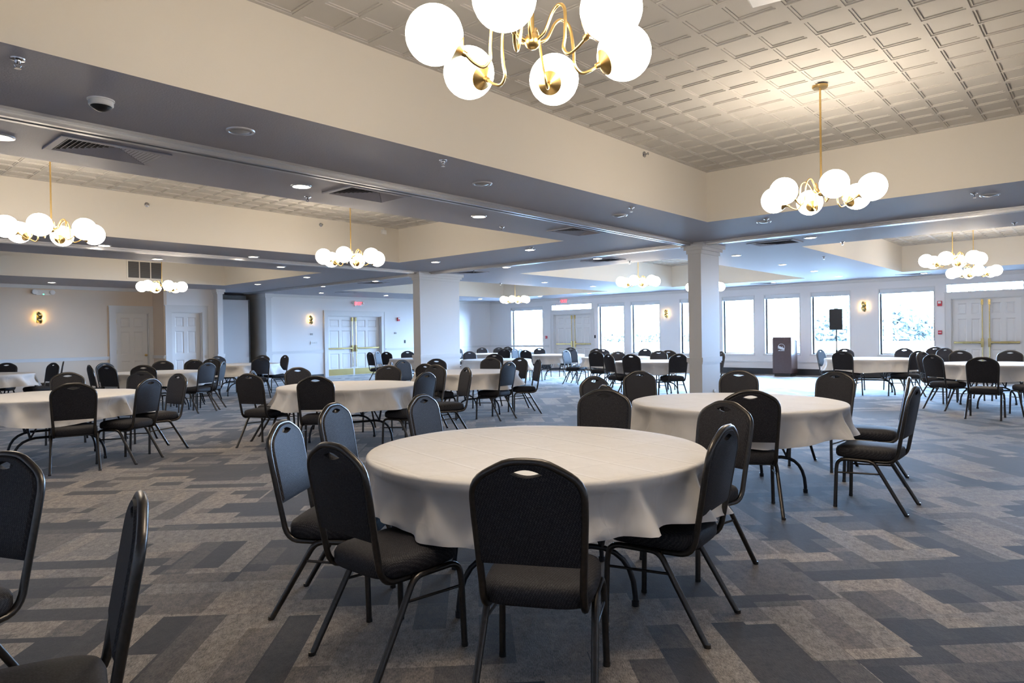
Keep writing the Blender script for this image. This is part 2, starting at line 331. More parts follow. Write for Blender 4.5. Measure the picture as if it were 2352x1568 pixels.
M = dict(
 carpet=carpet_mat(), fabric=fabric_mat(), cloth=cloth_mat(), glass=glass_mat(), soffit=soffit_mat(),
 wall=mat('wall_greige', (.84, .825, .82), .7, bump=(140, .25, .002)),
 wall_warm_lit=mat('wall_warm_lit', (.76, .64, .52), .7, bump=(140, .25, .002)),  # same wall as the pale one; warm lamp light put into the colour
 fascia=mat('fascia_cream', (.76, .71, .63), .65, bump=(120, .2, .002)),
 tile=mat('ceiling_tile', (.56, .535, .50), .85, bump=(220, .35, .002)),
 trim=mat('trim_white', (.71, .705, .70), .42),
 door=mat('door_white', (.77, .765, .76), .4),
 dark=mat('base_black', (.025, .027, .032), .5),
 brass=mat('brushed_brass', (.72, .50, .20), .3, 1.0, var=(60, .12)),
 goldpol=mat('polished_brass', (.78, .60, .26), .16, 1.0),
 globe=mat('opal_globe', (.9, .88, .84), .25, emit=(1.0, .86, .69), es=31),
 lens=mat('downlight_lens', (.9, .9, .9), .3, emit=(1.0, .88, .72), es=45),
 lensoff=mat('unlit_lens', (.45, .45, .46), .25, spec=.7),
 ring=mat('fixture_ring', (.62, .62, .64), .3, .3),
 metal=mat('gunmetal_frame', (.085, .078, .072), .30, .9, spec=.6, var=(70, .25)),
 tleg=mat('table_leg_steel', (.022, .022, .026), .35, .3, spec=.6),
 ply=mat('table_plywood', (.32, .23, .14), .6),
 alum=mat('track_aluminium', (.60, .60, .61), .32, .75),
 slot=mat('track_slot', (.06, .055, .05), .6),
 chrome=mat('sprinkler_chrome', (.65, .65, .67), .18, 1.0),
 red=mat('alarm_red', (.50, .03, .045), .4),
 white=mat('plastic_white', (.80, .80, .79), .4),
 black=mat('plastic_black', (.015, .016, .018), .45),
 grille=mat('grille_mesh', (.14, .14, .145), .6),
 exitred=mat('exit_letters', (.8, .05, .06), .4, emit=(1.0, .07, .10), es=3.0),
 sconceglow=mat('sconce_glow', (1, .8, .4), .4, emit=(1.0, .62, .22), es=160),
 lect=mat('lectern_laminate', (.075, .040, .034), .24, var=(14, .2)),
 silver=mat('logo_silver', (.62, .63, .66), .35, .4),
 partition=mat('partition_fabric', (.50, .475, .465), .85, bump=(180, .4, .002)),
 lawn=mat('lawn', (.50, .50, .46), .95, var=(.6, .2)),
 bark=mat('bark', (.026, .030, .034), .9),
 shrub=mat('shrub_leaves', (.020, .036, .010), .8, var=(9, .4)),
 woods=mat('far_woods', (.050, .056, .050), .95, var=(.4, .25)),
 shade=mat('roller_shade', (.72, .74, .76), .7),
 green=mat('led_green', (.1, .8, .3), .4, emit=(.1, 1, .4), es=3),
)

# ------------------------------------------------------------------ mesh helpers
class MB:
    def __init__(s): s.v = []; s.f = []; s.mi = []
    def add(s, vs, fs, mi=0):
        o = len(s.v); s.v += [tuple(p) for p in vs]; s.f += [tuple(i+o for i in f) for f in fs]; s.mi += [mi]*len(fs); return s
    def box(s, x0, x1, y0, y1, z0, z1, mi=0):
        x0, x1 = sorted((x0, x1)); y0, y1 = sorted((y0, y1)); z0, z1 = sorted((z0, z1))
        return s.add([(x0,y0,z0),(x1,y0,z0),(x1,y1,z0),(x0,y1,z0),(x0,y0,z1),(x1,y0,z1),(x1,y1,z1),(x0,y1,z1)],
                     [(0,3,2,1),(4,5,6,7),(0,1,5,4),(1,2,6,5),(2,3,7,6),(3,0,4,7)], mi)
    def quad(s, a, b, c, d, mi=0): return s.add([a,b,c,d], [(0,1,2,3)], mi)
    def lathe(s, prof, seg=24, M4=None, mi=0, cap=True):
        vs = []; fs = []
        for r, z in prof:
            for k in range(seg):
                a = 2*PI*k/seg; p = Vector((r*math.cos(a), r*math.sin(a), z)); vs.append(M4 @ p if M4 else p)
        for i in range(len(prof)-1):
            for k in range(seg):
                k2 = (k+1) % seg; fs.append((i*seg+k, i*seg+k2, (i+1)*seg+k2, (i+1)*seg+k))
        if cap:
            fs.append(tuple(range(seg-1, -1, -1))); fs.append(tuple((len(prof)-1)*seg+k for k in range(seg)))
        return s.add(vs, fs, mi)
    def tube(s, pts, r, seg=8, mi=0, flat=None, cap=True):
        pts = [Vector(p) for p in pts]; n = len(pts)
        tg = []
        for i in range(n):
            a = pts[max(i-1, 0)]; b = pts[min(i+1, n-1)]; tg.append((b-a).normalized())
        ref = Vector((0,0,1)) if abs(tg[0].z) < .9 else Vector((1,0,0))
        nrm = (ref - tg[0]*ref.dot(tg[0])).normalized(); vs = []; fs = []
        for i in range(n):
            if i: nrm = (nrm - tg[i]*nrm.dot(tg[i])).normalized()
            bi = tg[i].cross(nrm); rr = r[i] if isinstance(r, (list, tuple)) else r
            for k in range(seg):
                a = 2*PI*k/seg; vs.append(pts[i] + nrm*math.cos(a)*rr + bi*math.sin(a)*rr*(flat or 1))
        for i in range(n-1):
            for k in range(seg):
                k2 = (k+1) % seg; fs.append((i*seg+k, i*seg+k2, (i+1)*seg+k2, (i+1)*seg+k))
        if cap:
            fs.append(tuple(range(seg-1, -1, -1))); fs.append(tuple((n-1)*seg+k for k in range(seg)))
        return s.add(vs, fs, mi)
    def sphere(s, c, r, u=24, v=14, mi=0):
        c = Vector(c); vs = [c+Vector((0,0,-r))]; fs = []
        for i in range(1, v):
            ph = -PI/2 + PI*i/v
            for k in range(u):
                a = 2*PI*k/u; vs.append(c+Vector((math.cos(a)*math.cos(ph), math.sin(a)*math.cos(ph), math.sin(ph)))*r)
        vs.append(c+Vector((0,0,r))); top = len(vs)-1
        for k in range(u): fs.append((0, 1+(k+1) % u, 1+k)); fs.append((top, top-u+k, top-u+(k+1) % u))
        for i in range(v-2):
            for k in range(u):
                a = 1+i*u+k; b = 1+i*u+(k+1) % u; fs.append((a, b, b+u, a+u))
        return s.add(vs, fs, mi)
    def mesh(s, name, mats, smooth=False, angle=35, bevel=0):
        me = bpy.data.meshes.new(name); me.from_pydata(s.v, [], s.f)
        for m in (mats if isinstance(mats, (list, tuple)) else [mats]): me.materials.append(m)
        me.polygons.foreach_set('material_index', s.mi)
        bm = bmesh.new(); bm.from_mesh(me); bmesh.ops.recalc_face_normals(bm, faces=bm.faces)
        if bevel: bmesh.ops.bevel(bm, geom=bm.edges[:], offset=bevel, segments=2, affect='EDGES', profile=.5)
        bm.to_mesh(me); bm.free()
        if smooth:
            me.polygons.foreach_set('use_smooth', [True]*len(me.polygons)); me.set_sharp_from_angle(angle=math.radians(angle))
        me.update(); return me
    def build(s, name, mats, parent=None, **k):
        return put(name, s.mesh(name, mats, **k), parent)
def put(name, me, parent=None, loc=None, rz=None):
    o = bpy.data.objects.new(name, me); C.objects.link(o)
    if parent: o.parent = parent
    if loc is not None: o.location = loc
    if rz is not None: o.rotation_euler = (0, 0, rz)
    return o
def tag(o, label=None, cat=None, group=None, kind=None):
    if label: o['label'] = label
    if cat: o['category'] = cat
    if group: o['group'] = group
    if kind: o['kind'] = kind
    return o
def thing(name, loc, rz, label, cat, group=None):
    o = bpy.data.objects.new(name, None); o.empty_display_size = .1; C.objects.link(o); o.location = loc; o.rotation_euler = (0, 0, rz)
    return tag(o, label, cat, group)
def struct(name, mb, mats, label=None, cat=None, **k):
    o = mb.build(name, mats, None, **k); o['kind'] = 'structure'
    return tag(o, label, cat)
def sroot(name, loc=(0,0,0), rz=0, label=None, cat=None):
    o = bpy.data.objects.new(name, None); o.empty_display_size = .1; C.objects.link(o); o.location = loc; o.rotation_euler = (0,0,rz)
    return tag(o, label, cat, None, 'structure')
def bez(p0, p1, p2, n=6):
    p0, p1, p2 = Vector(p0), Vector(p1), Vector(p2)
    return [p0*(1-t)**2 + p1*2*t*(1-t) + p2*t*t for t in [i/n for i in range(n+1)]]

# ------------------------------------------------------------------ room shell
UL, VB, WT = -3.0, -3.0, .28
struct('floor', MB().quad((UL-.2,VB-.2,0),(U+WT,VB-.2,0),(U+WT,V+1.6,0),(UL-.2,V+1.6,0)), M['carpet'], 'carpet of grey, beige and charcoal planks laid diagonally', 'floor')

TRAYS = [(.72,8.52,-.18,4.08),(.72,8.52,6.5,10.6),(.72,8.52,13.35,18.1),(12.2,19.65,-.18,4.1),(12.2,19.65,6.5,10.65),(12.2,19.65,13.1,18.0)]
us = sorted({UL-.2, U+WT, *[t[0] for t in TRAYS], *[t[1] for t in TRAYS]})
vs_ = sorted({VB-.2, V+1.6, *[t[2] for t in TRAYS], *[t[3] for t in TRAYS]})
mb = MB()
for i in range(len(us)-1):
    for j in range(len(vs_)-1):
        cu, cv = (us[i]+us[i+1])/2, (vs_[j]+vs_[j+1])/2
        if any(a < cu < b and c < cv < d for a, b, c, d in TRAYS): continue
        mb.quad((us[i],vs_[j],S),(us[i],vs_[j+1],S),(us[i+1],vs_[j+1],S),(us[i+1],vs_[j],S))
struct('ceiling', mb, M['soffit'], 'grey textured underside of the ceiling beams', 'ceiling')
TL = ['cream-sided ceiling tray over the nearest table, stepped square tiles', 'ceiling tray behind the near beam, two globe chandeliers under it', 'ceiling tray by the left wall with a return air grille on its side',
      'white-sided ceiling tray at the right, before the brass-barred doors', 'ceiling tray beyond the pillars, before the window wall', 'ceiling tray in the back corner beyond the left pillar']
for k, (a, b, c, d) in enumerate(TRAYS):
    mb = MB()
    for p, q in (((a,c),(b,c)),((b,c),(b,d)),((b,d),(a,d)),((a,d),(a,c))):
        mb.quad((*p,S),(*q,S),(*q,T+.03),(*p,T+.03), 0)
    # moulded tiles: stepped recessed squares between ribs
    P = .3048
    z0 = T
    def strip(x0,x1,y0,y1,z): mb.quad((x0,y0,z),(x0,y1,z),(x1,y1,z),(x1,y0,z), 1)
    nx = int(math.ceil((b-a)/P)); ny = int(math.ceil((d-c)/P)); ox = b-nx*P; oy = d-ny*P
    for i in range(nx):
        for j in range(ny):
            x0 = max(a, ox+i*P); x1 = ox+(i+1)*P; y0 = max(c, oy+j*P); y1 = oy+(j+1)*P
            if x1-x0 < .1 or y1-y0 < .1:
                strip(x0,x1,y0,y1,z0); continue
            w = [(x0,x1,y0,y1,z0)]
            l = .030 if i % 2 == 0 else .012; r = .012 if i % 2 == 0 else .030
            bo = .030 if j % 2 == 0 else .012; to = .012 if j % 2 == 0 else .030
            r1 = (x0+l, x1-r, y0+bo, y1-to); r2 = tuple(v+s*.016 for v, s in zip(r1,(1,-1,1,-1))); r3 = tuple(v+s*.010 for v, s in zip(r2,(1,-1,1,-1)))
            rings = [(x0,x1,y0,y1,z0), (*r1,z0), (*r1,z0+.007), (*r2,z0+.007), (*r2,z0+.015)]
            vv = []
            for (p0,p1,q0,q1,z) in rings: vv += [(p0,q0,z),(p1,q0,z),(p1,q1,z),(p0,q1,z)]
            ff = []
            for n in range(len(rings)-1):
                for e in range(4): ff.append((n*4+e, n*4+(e+1) % 4, (n+1)*4+(e+1) % 4, (n+1)*4+e))
            ff.append(tuple(range(len(vv)-4, len(vv))))
            mb.add(vv, ff, 1)
    struct('ceiling', mb, [M['fascia'], M['tile']], TL[k], 'ceiling tray')

def wall_u(name, u0, u1, v0, v1, openings, mats, label, top=S):   # runs along u, thickness v0..v1, openings (u0,u1,z0,z1)
    mb = MB(); cuts = sorted({u0, u1, *[x for o in openings for x in o[:2]]})
    for a, b in zip(cuts, cuts[1:]):
        m = (a+b)/2; z = 0
        for o in sorted([o for o in openings if o[0] < m < o[1]], key=lambda o: o[2]):
            if o[2] > z: mb.box(a, b, v0, v1, z, o[2])
            z = o[3]
        if z < top: mb.box(a, b, v0, v1, z, top)
    return struct(name, mb, mats, label, 'wall')
def wall_v(name, v0, v1, u0, u1, openings, mats, label, top=S):
    mb = MB(); cuts = sorted({v0, v1, *[x for o in openings for x in o[:2]]})
    for a, b in zip(cuts, cuts[1:]):
        m = (a+b)/2; z = 0
        for o in sorted([o for o in openings if o[0] < m < o[1]], key=lambda o: o[2]):
            if o[2] > z: mb.box(u0, u1, a, b, z, o[2])
            z = o[3]
        if z < top: mb.box(u0, u1, a, b, z, top)
    return struct(name, mb, mats, label, 'wall')

wall_u('wall_left', UL, 7.58, V, V+.2, [(6.61,7.47,0,2.155)], M['wall_warm_lit'], 'left wall, warm light in its colour, with single six-panel door and brass wall lamp')
struct('wall_left', MB().box(7.58,7.66,19.8,V+.2,0,S), M['wall_warm_lit'], 'narrow return of the left wall between the two single doors', 'wall')  # shade of this turned-away side is put into the colour too
wall_u('wall_left', 7.66, 9.12, 19.8, 20.0, [(7.77,8.63,0,2.165)], M['wall'], 'stepped-forward left wall around the right single door')
wall_u('wall_left', 11.12, U+WT, V, V+.2, [(13.34,15.65,0,2.155)], M['wall'], 'pale left wall with white double doors and an exit sign')
# pilasters either side of the partition pocket
def pilaster(x0,x1,y0,y1,label,num):
    mb = MB().box(x0,x1,y0,y1,0,S)
    e = .03
    mb.box(x0-e,x1+e,y0-e,y1,.865,.95); mb.box(x0-.02,x1+.02,y0-.02,y1,.84,.865)
    mb.box(x0-e,x1+e,y0-e,y1,2.70,2.755); mb.box(x0-.055,x1+.055,y0-.055,y1,2.755,S-.002)
    mb.box(x0-.015,x1+.015,y0-.015,y1,0,.12)
    struct('trim_%d' % num, mb, M['trim'], label, 'pilaster')
pilaster(8.98,9.14,19.55,20.9,'slim white pilaster left of the partition pocket',1)
pilaster(10.95,11.14,20.42,22.0,'slim white pilaster right of the partition pocket, brown in shade on its left side',2)
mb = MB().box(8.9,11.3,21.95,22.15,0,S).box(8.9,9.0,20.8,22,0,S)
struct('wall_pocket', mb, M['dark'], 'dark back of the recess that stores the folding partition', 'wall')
o = thing('folding_partition', (9.15,20.72,0), 0, 'stacked grey folding partition panel standing in its dark pocket', 'partition')
MB().box(0,1.36,0,.10,.02,2.62).build('panel', M['partition'], o, bevel=.006)
MB().box(1.36,1.41,.01,.09,.02,2.62).build('edge_strip', M['black'], o)
MB().box(.1,1.3,.02,.08,2.62,2.76).build('top_seal', M['black'], o)

# window wall openings
WIN = [(17.60,19.38),(13.68,14.89),(12.19,13.42),(10.20,11.43),(8.76,9.87),(7.31,8.45),(5.86,7.01),(3.71,5.13),(.20,1.0)]  # last one is unseen, added and narrowed to light the right side
WZ0, WZ1 = .62, 2.55
DR = [(15.20,17.03),(1.80,3.34)]
ops = [(a,b,WZ0,WZ1) for a, b in WIN] + [(a,b,0,2.18) for a, b in DR] + [(a-.05,b+.12,2.33,2.58) for a, b in DR]
wall_v('wall_windows', VB-.2, V+.2, U, U+WT, ops, M['wall'], 'pale window wall at the far right with windows and two double doors')
struct('wall_front', MB().box(UL-.2,U+WT,VB-.2,VB,0,S), M['wall'], 'plain wall behind the camera', 'wall')
struct('wall_rear', MB().box(UL-.2,UL,VB-.2,V+.2,0,S), M['wall'], 'plain wall beyond the left edge', 'wall')

# pillars
def pillar(x0,x1,y0,y1,label,num):
    mb = MB().box(x0,x1,y0,y1,0,S)
    for e, z0, z1 in ((.03,.875,.95),(.018,.845,.875),(.02,2.66,2.72),(.05,2.72,2.77),(.085,2.77,S-.002),(.02,0,.13)):
        mb.box(x0-e,x1+e,y0-e,y1+e,z0,z1)
    return struct('pillar', mb, M['trim'], label, 'pillar')
pillar(10.33,11.0,5.07,5.30,'white square pillar at the right, behind the second table',1)
pillar(10.05,11.28,11.78,12.02,'wide white pillar left of centre',2)
# mouldings and bases
mb = MB()
def rail_u(a,b,y,z0=.865,z1=.95): mb.box(a,b,y-.022,y,z0,z1); mb.box(a,b,y-.036,y,z1-.022,z1)
for a, b in ((UL,6.44),): rail_u(a,b,V)
rail_u(7.66-.1,7.61,19.8); mb.box(7.545,7.58,19.8,V,.865,.95)
rail_u(11.14,13.15,V); rail_u(15.84,U,V)
mb.box(U-.022,U,17.2+.1,V,.865,.95)
for a, b in ((VB,1.6),(3.5,15.0),(17.2,V)): mb.box(U-.03,U,a,b,.385,.425)
struct('trim_3', mb, M['trim'], 'white chair rail round the walls', 'chair rail')
mb = MB()
mb.box(UL,7.58,V-.05,V,S-.09,S-.001); mb.box(11.14,U,V-.05,V,S-.09,S-.001); mb.box(11.14,U,V-.085,V,S-.04,S-.001)
mb.box(U-.05,U,VB,V,S-.09,S-.001); mb.box(U-.085,U,VB,V,S-.04,S-.001)
struct('trim_4', mb, M['trim'], 'white crown moulding along the far walls', 'crown moulding')
mb = MB(); mb.box(UL,6.44,V-.014,V,0,.12); mb.box(11.14,13.15,V-.014,V,0,.12); mb.box(15.84,U,V-.014,V,0,.12)
struct('baseboard_left', mb, M['dark'], 'black base strip along the left wall', 'baseboard')
mb = MB()
for a, b in ((VB,1.62),(3.5,15.04),(17.2,V)): mb.box(U-.014,U,a,b,0,.19)
struct('baseboard_windows', mb, M['dark'], 'black base strip under the windows', 'baseboard')

# partition tracks
def track(name, x0,x1,y0,y1,label):
    mb = MB()
    if x1-x0 > y1-y0:
        m = (y0+y1)/2; w = (y1-y0)/2
        mb.box(x0,x1,y0,m-.022,S-.05,S,0); mb.box(x0,x1,m+.022,y1,S-.05,S,0); mb.box(x0,x1,m-.022,m+.022,S-.012,S,1); mb.box(x0,x1,y0-.05,y0,S-.02,S,0); mb.box(x0,x1,y1,y1+.05,S-.02,S,0)
    else:
        m = (x0+x1)/2
        mb.box(x0,m-.022,y0,y1,S-.05,S,0); mb.box(m+.022,x1,y0,y1,S-.05,S,0); mb.box(m-.022,m+.022,y0,y1,S-.012,S,1); mb.box(x0-.05,x0,y0,y1,S-.02,S,0); mb.box(x1,x1+.05,y0,y1,S-.02,S,0)
    struct(name, mb, [M['alum'], M['slot']], label, 'partition track')
track('trim_5', UL, 10.28, 5.21, 5.33, 'aluminium partition track along the near beam')
track('trim_6', 10.31, 10.43, VB, 20.6, 'aluminium partition track running past both pillars to the pocket')
track('trim_7', UL, 10.0, 11.78, 11.90, 'aluminium partition track along the second beam')

# ------------------------------------------------------------------ windows
WL = ['leftmost window, left of the transom double doors','left of the two narrow windows right of the transom double doors','right of the two narrow windows before the wall lamp',
 'window half hidden by the left side of the right pillar','first window right of the right pillar','window behind the lectern, a white porch post in view','window behind the loudspeaker','widest window, bare tree outside','unseen window added beyond the right frame edge to brighten the right side']
for k, (a, b) in enumerate(WIN):
    r = sroot('window_%d' % (k+1), (U, a, 0), 0, WL[k], 'window'); w = b-a
    mb = MB()
    mb.box(-.012,.22,-.001,.03,WZ0,WZ1); mb.box(-.012,.22,w-.03,w+.001,WZ0,WZ1); mb.box(-.012,.22,.03,w-.03,WZ1-.03,WZ1); mb.box(-.03,.22,-.03,w+.03,WZ0-.02,WZ0+.03)
    mb.build('jamb', M['trim'], r)
    mb = MB(); g = .03
    mb.box(.13,.17,g,g+.035,WZ0+.03,WZ1-.03); mb.box(.13,.17,w-g-.035,w-g,WZ0+.03,WZ1-.03); mb.box(.13,.17,g+.035,w-g-.035,WZ0+.03,WZ0+.06); mb.box(.13,.17,g+.035,w-g-.035,WZ1-.065,WZ1-.03)
    mb.build('sash', M['black'], r)
    MB().box(.148,.154,g+.035,w-g-.035,WZ0+.06,WZ1-.065).build('pane', M['glass'], r)
    mb = MB().box(.02,.10,.035,w-.035,WZ1-.115,WZ1-.03); mb.box(.075,.08,.04,w-.04,WZ1-.15,WZ1-.11); mb.build('shade_cassette', M['shade'], r)
for k, (a, b) in enumerate(DR):
    r = sroot('window_%d' % (10+k), (U, a-.05, 0), 0, ['transom light over the left pair of window-wall doors','transom light over the right pair of window-wall doors'][k], 'transom window'); w = b-a+.17
    mb = MB(); mb.box(-.01,.2,-.001,.02,2.33,2.58); mb.box(-.01,.2,w-.02,w+.001,2.33,2.58); mb.box(-.01,.2,.02,w-.02,2.33,2.35); mb.box(-.01,.2,.02,w-.02,2.56,2.58); mb.box(.12,.16,w-.12,w-.1,2.35,2.56)
    mb.build('frame', M['trim'], r)
    MB().box(.138,.144,.02,w-.02,2.35,2.56).build('pane', M['glass'], r)

# ------------------------------------------------------------------ doors (local x along the wall, y out of the wall towards the room is negative)
def leaf_mesh(w, h, t=.045):
    mb = MB(); xs = [.0, .115, w/2-.05, w/2+.05, w-.115, w]; zs = [0, .24, .80, .98, 1.62, 1.74, h-.115, h]
    for i in range(5):
        for j in range(7):
            x0,x1,z0,z1 = xs[i],xs[i+1],zs[j],zs[j+1]
            if i in (1,3) and j in (1,3,5):
                d = .016; q = .028
                mb.add([(x0,0,z0),(x1,0,z0),(x1,0,z1),(x0,0,z1),(x0+q,d,z0+q),(x1-q,d,z0+q),(x1-q,d,z1-q),(x0+q,d,z1-q),(x0+q+.03,d-.006,z0+q+.03),(x1-q-.03,d-.006,z0+q+.03),(x1-q-.03,d-.006,z1-q-.03),(x0+q+.03,d-.006,z1-q-.03)],
                       [(0,1,5,4),(1,2,6,5),(2,3,7,6),(3,0,4,7),(4,5,9,8),(5,6,10,9),(6,7,11,10),(7,4,8,11),(8,9,10,11)])
            else: mb.quad((x0,0,z0),(x1,0,z0),(x1,0,z1),(x0,0,z1))
    mb.add([(0,0,0),(w,0,0),(w,t,0),(0,t,0),(0,0,h),(w,0,h),(w,t,h),(0,t,h)], [(0,3,2,1),(4,5,6,7),(1,2,6,5),(2,3,7,6),(3,0,4,7)])
    me = bpy.data.meshes.new('door_leaf'); me.from_pydata(mb.v, [], mb.f); me.materials.append(M['door'])
    bm = bmesh.new(); bm.from_mesh(me); bmesh.ops.remove_doubles(bm, verts=bm.verts, dist=.0005); bmesh.ops.recalc_face_normals(bm, faces=bm.faces); bm.to_mesh(me); bm.free()
    return me
def casing(r, x0, x1, h, cw=.165, d=.03, dep=.14):
    mb = MB()
    mb.box(x0-cw,x0,-d,0,0,h); mb.box(x1,x1+cw,-d,0,0,h); mb.box(x0-cw,x1+cw,-d,0,h,h+cw)
    mb.box(x0-cw-.012,x1+cw+.012,-d-.012,0,h+cw,h+cw+.03)
    mb.box(x0-cw,x0-cw+.02,-d-.012,-d,0,h+cw); mb.box(x1+cw-.02,x1+cw,-d-.012,-d,0,h+cw)
    mb.box(x0-.001,x0+.02,0,dep,0,h); mb.box(x1-.02,x1+.001,0,dep,0,h); mb.box(x0+.02,x1-.02,0,dep,h-.02,h+.001)
    mb.build('casing', M['trim'], r)
def single_door(name, x, y, w, h, label, dy, knob, hinges):
    r = sroot(name, (x,y,0), 0, label, 'door'); casing(r, 0, w, h)
    lf = put('door_leaf', leaf_mesh(w-.05, h-.03), r, (.025, dy, .01))
    if knob: 
        k = MB(); mm = Matrix.Translation((w-.10,0,.95)) @ Matrix.Rotation(PI/2,4,'X')
        k.lathe([(.032,0),(.032,.006),(.012,.01),(.012,.035),(.028,.045),(.03,.06),(.018,.072)], 16, mm); k.build('door_knob', M['brass'], lf, smooth=True)
    for z in hinges:
        MB().box(-.012,.012,-.012,.004,z,z+.11).build('hinge', M['goldpol'], lf)
struct('wall_left', MB().box(6.4,7.6,V+.2,V+.25,0,2.4).box(13.2,15.8,V+.2,V+.25,0,2.4), M['dark'], 'dark sheets added behind the left wall doors to stop light leaks', 'wall')  # unseen backing added to block outdoor light at the door gaps
struct('wall_left', MB().box(7.66,9.0,20.0,20.05,0,2.4), M['dark'], 'dark sheet added behind the right single door to stop light leaks', 'wall')  # unseen light blocker added behind this door
single_door('door_1', 6.61, V, .86, 2.155, 'white six-panel single door left, brass knob at its right edge', .05, True, (.25,1.0,1.85))
single_door('door_2', 7.77, 19.8, .86, 2.165, 'white six-panel single door, stepped forward, right of the knobbed one', .09, False, (1.85,))
def double_door(name, x, y, rz, w, h, label, dy, kick, dark_gap=False):
    r = sroot(name, (x,y,0), rz, label, 'double door'); casing(r, 0, w, h, cw=.15, dep=.16)
    lw = w/2-.03
    for k in (0,1):
        lf = put('door_leaf', leaf_mesh(lw, h-.03), r, (.022 if k == 0 else w/2+.008, dy, .01))
        e = lw-.07 if k == 0 else .07
        s = -1 if k == 0 else 1
        mb = MB().box(-.024,.024,-.05,-.001,.86,1.10)
        MBt = MB().tube([(e,-.035,.30),(e,-.035,h-.16)], .013, 8); MBt.box(e-.026,e+.026,-.055,-.001,h-.20,h-.06); MBt.box(e-.03,e+.03,-.06,-.001,.86,1.09)
        MBt.build('panic_rod', M['goldpol'], lf)
        x0, x1 = (.03, e-.03) if k == 0 else (e+.03, lw-.03)
        mb = MB().box(x0,x1,-.06,-.025,.955,1.005); mb.box((x0+x1)/2-.3*abs(x1-x0)*.5,(x0+x1)/2+.3*abs(x1-x0)*.5,-.066,-.024,.95,1.01); mb.box(x0,x0+.06,-.025,-.001,.95,1.01); mb.box(x1-.06,x1,-.025,-.001,.95,1.01)
        mb.build('push_bar', M['goldpol'], lf, bevel=.004)
        if kick: MB().box(.03,lw-.03,-.004,-.001,.02,.245).build('kick_plate', M['goldpol'], lf)
    MB().box(w/2-.03,w/2+.03,dy+.002,dy+.06,0,h).build('gap_strip', M['trim'], r)  # strip added to keep light from leaking between the leaves
    MB().box(.0,w,dy+.046,dy+.06,0,.03).build('threshold', M['slot'], r)
    return r
double_door('door_3', 13.34, V, 0, 2.31, 2.155, 'white double doors in the left wall with brass kick plates and push bars', .11, True)
double_door('door_4', U, 17.03, -PI/2, 1.83, 2.18, 'white double doors under a transom light, brass bars, beside the leftmost window', .10, False)
double_door('door_5', U, 3.34, -PI/2, 1.54, 2.18, 'white double doors at the right frame edge with long brass push bars', .06, False)

# ------------------------------------------------------------------ banquet chairs
def outline(off=0.0):
    # half outline of the back seen from behind: (x, drop from the top)
    h = [(0,0),(.03,.001),(.055,.0035),(.08,.0105),(.105,.0225),(.13,.0355),(.15,.047),(.168,.060),(.182,.076),(.191,.094),(.196,.114),(.1975,.14),(.196,.20),(.192,.28),(.187,.38),(.183,.46)]
    if not off: return h
    out = []
    for i, (x, d) in enumerate(h):
        a = h[max(i-1,0)]; b = h[min(i+1,len(h)-1)]; tx, td = b[0]-a[0], b[1]-a[1]
        if i == 0: tx, td = 1, 0
        l = math.hypot(tx,td); out.append((max(0,x - td/l*off), d + tx/l*off))
    return out
ZTOP = .9275
def bk(x, d, dy=0):     # point of the back: x across, d below the top, dy forward of its plane
    z = ZTOP-d; y = -.205-(z-.46)*.178
    return (x, y+dy, z+dy*.17)
def backrest_mesh():
    pts = [p for p in outline(.006) if p[1] <= .385]; pts[-1] = (pts[-1][0], .375)
    ring = [(x,d) for x,d in pts] ; ring = ring + [(-x,d) for x,d in reversed(ring[1:])]
    n = 10
    up = [(-.058+.116*i/n, .042-.016*math.sin(PI*i/n)) for i in range(n+1)]; lo = [(.058-.116*i/n, .042+.014*math.sin(PI*i/n)) for i in range(1,n)]
    hole = up+lo
    def inset(r, k):
        cx = 0; cy = sum(p[1] for p in r)/len(r)
        return [(x*(1-k/.19), cy+(y-cy)*(1-k/.19)) for x, y in r]
    bm = bmesh.new()
    layers = {}
    for side in (-1, 1):
        o1 = [bm.verts.new(bk(x,d,side*.008)) for x,d in ring]; o2 = [bm.verts.new(bk(x,d,side*(.019 if side > 0 else .014))) for x,d in inset(ring,.014)]
        h1 = [bm.verts.new(bk(x,d,side*(.017 if side > 0 else .012))) for x,d in hole]
        layers[side] = (o1,o2,h1)
        m = len(ring)
        for i in range(m): bm.faces.new((o1[i],o1[(i+1)%m],o2[(i+1)%m],o2[i]))
        ed = [bm.edges.get((o2[i],o2[(i+1)%m])) for i in range(m)] + [bm.edges.new((h1[i],h1[(i+1)%len(h1)])) for i in range(len(h1))]
        bmesh.ops.triangle_fill(bm, use_beauty=True, use_dissolve=False, edges=ed)
    for idx in (0, 2):
        a, b = layers[-1][idx], layers[1][idx]; m = len(a)
        for i in range(m): bm.faces.new((a[i],a[(i+1)%m],b[(i+1)%m],b[i]))
    bmesh.ops.recalc_face_normals(bm, faces=bm.faces)
    me = bpy.data.meshes.new('backrest'); bm.to_mesh(me); bm.free(); me.materials.append(M['fabric'])
    me.polygons.foreach_set('use_smooth', [True]*len(me.polygons)); me.set_sharp_from_angle(angle=math.radians(32)); return me
def back_frame_mesh():
    h = outline()
    right = [bk(x,d) for x,d in h]
    xb, db = h[-1]; p = Vector(bk(xb,db)); low = [Vector(q) for q in bez(p, p+Vector((0,.012,-.098)), (xb-.004, -.115, .372), 6)][1:]
    low.append(Vector((xb-.006, .02, .368)))
    right += [tuple(q) for q in low]
    pts = [(-x,y,z) for x,y,z in reversed(right[1:])] + right
    me = MB().tube(pts, .0142, 8).mesh('back_frame', M['metal'], smooth=True, angle=60); return me
